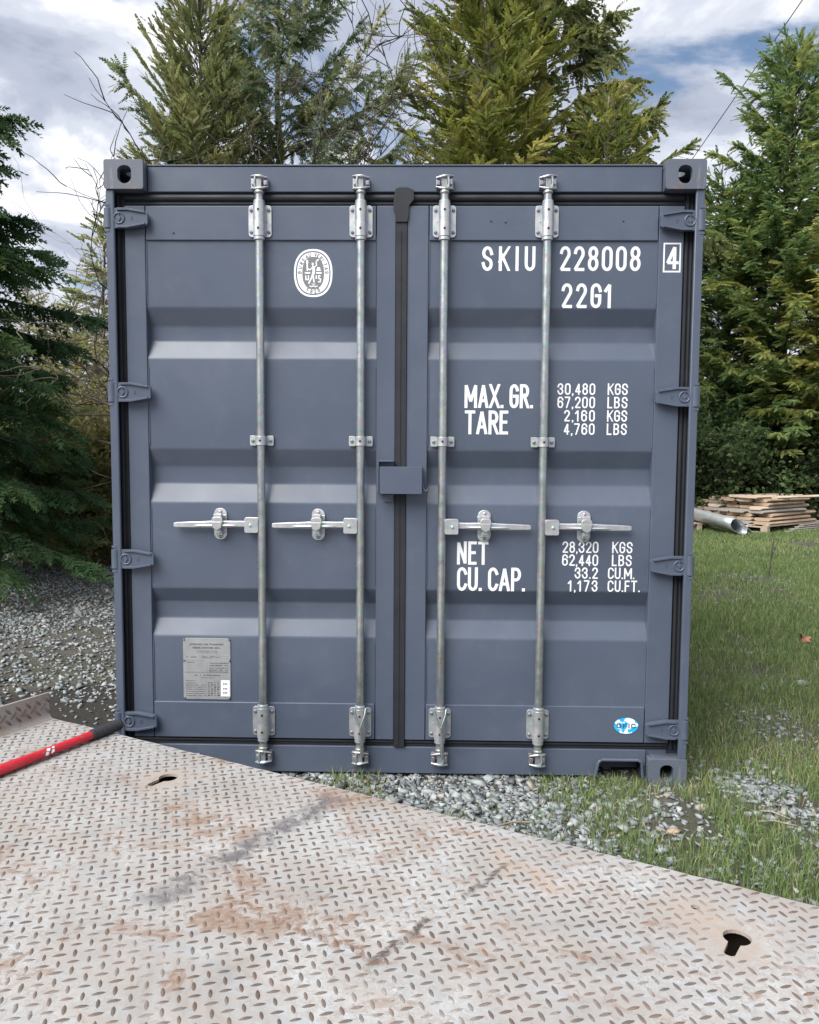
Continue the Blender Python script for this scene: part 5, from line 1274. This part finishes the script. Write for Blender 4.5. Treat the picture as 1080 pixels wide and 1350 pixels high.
Y_ = 7.0; shrub('bare_shrub', (col_x(146, Y_), Y_), 5.6, .5, 'thin leafless shrub beside the left side of the container', 4, 12, 'twig', .012, depth=3, lean=(-.02, 0), rmin=.0035, wander=.2)
Y_ = 7.3; shrub('dry_vine_shrub', (col_x(312, Y_), Y_), 7.0, 1.4, 'pale dry arching stems just above the container roof', 7, 15, 'twig', .03, depth=3, lean=(.02, 0), wander=.30, rmin=.005)
thick = [(112, 7.0, 3.0, .9, 36, 'fresh yellow green leafy shrub at the gravel edge beside the container', 14000), (128, 7.4, 2.2, 1.3, 31, 'tangle of pale dry stems and yellow leaves against the container side', 5200), (95, 8.4, 3.2, 1.5, 32, 'yellow green thicket shrub between the dark cedar and the container', 9000), (55, 9.2, 3.3, 1.5, 33, 'yellow leaved thicket shrub behind the dark cedar', 9000), (140, 9.0, 3.9, 1.2, 34, 'tall sunlit yellow shrub at the left edge of the container', 9000), (10, 8.8, 2.8, 1.5, 35, 'olive thicket shrub hidden mostly by the dark cedar', 7000)]
for px, Y_, H_, sp_, sd_, lb, nl in thick: shrub('thicket_shrub', (col_x(px, Y_), Y_), H_, sp_, lb, 8, sd_, 'twig', .02, int(nl*1.5), 'thicket_leaf', .075, depth=3, group='thicket shrubs left of the container', wander=.32)
hed = [(935, 13.0, 3.3, 51, 'dark leafy hedge shrub behind the left end of the lumber'), (985, 13.7, 3.4, 52, 'dark leafy hedge shrub behind the middle of the lumber stack'), (1045, 14.1, 3.6, 53, 'dark leafy hedge shrub behind the right end of the lumber stack'), (1100, 14.0, 3.6, 54, 'dark leafy hedge shrub at the right end of the hedge')]
hed += [(700, 12.6, 3.2, 55, 'dark leafy hedge shrub under the tall weeping conifer'), (790, 12.9, 3.2, 56, 'dark leafy hedge shrub under the small cypress'), (862, 14.6, 3.3, 57, 'dark leafy hedge shrub directly behind the right side of the container')]
for px, Y_, H_, sd_, lb in hed: shrub('hedge_shrub', (col_x(px, Y_), Y_), H_, 1.3, lb, 9, sd_, 'bark', .02, 17000, 'hedge_leaf', .10, depth=3, group='hedge behind the lumber', wander=.35, ltint=.42)

# far-off wood that closes the horizon
q = np.random.RandomState(77); Ps, Ds, Ls = [], [], []
for i in range(70):
    an = R(-62+124*i/69)+q.normal(0, .01); d = q.uniform(42, 62); bx, by = d*math.sin(an), d*math.cos(an); H_ = q.uniform(5, 9.5)
    k = 60; u = q.rand(k); r = (1-u)**.8*1.9*q.uniform(.55, 1.05, k); a2 = q.uniform(0, 6.28, k)
    Ps.append(np.stack([bx+r*np.cos(a2), by+r*np.sin(a2), .3+u*H_], 1)); Ds.append(np.stack([np.cos(a2), np.sin(a2), q.uniform(-.5, .3, k)], 1)); Ls.append(q.uniform(1.0, 1.8, k)*(1.2-.6*u))
P, D, Ls = map(np.concatenate, (Ps, Ds, Ls)); fr = np.random.RandomState(78)
V, Fq, tt = place_fronds('cedar', P, D, norm(q.normal(0, 1, (len(P), 3))+np.array([0, 0, .6])), Ls, np.clip(q.normal(.4, .15, len(P)), 0, 1))
tag(link('distant_wood', arr_mesh('distant_wood', V, Fq, tt), 'cedar_mid'), 'distant belt of conifers beyond the clearing', 'wood', kind='stuff')
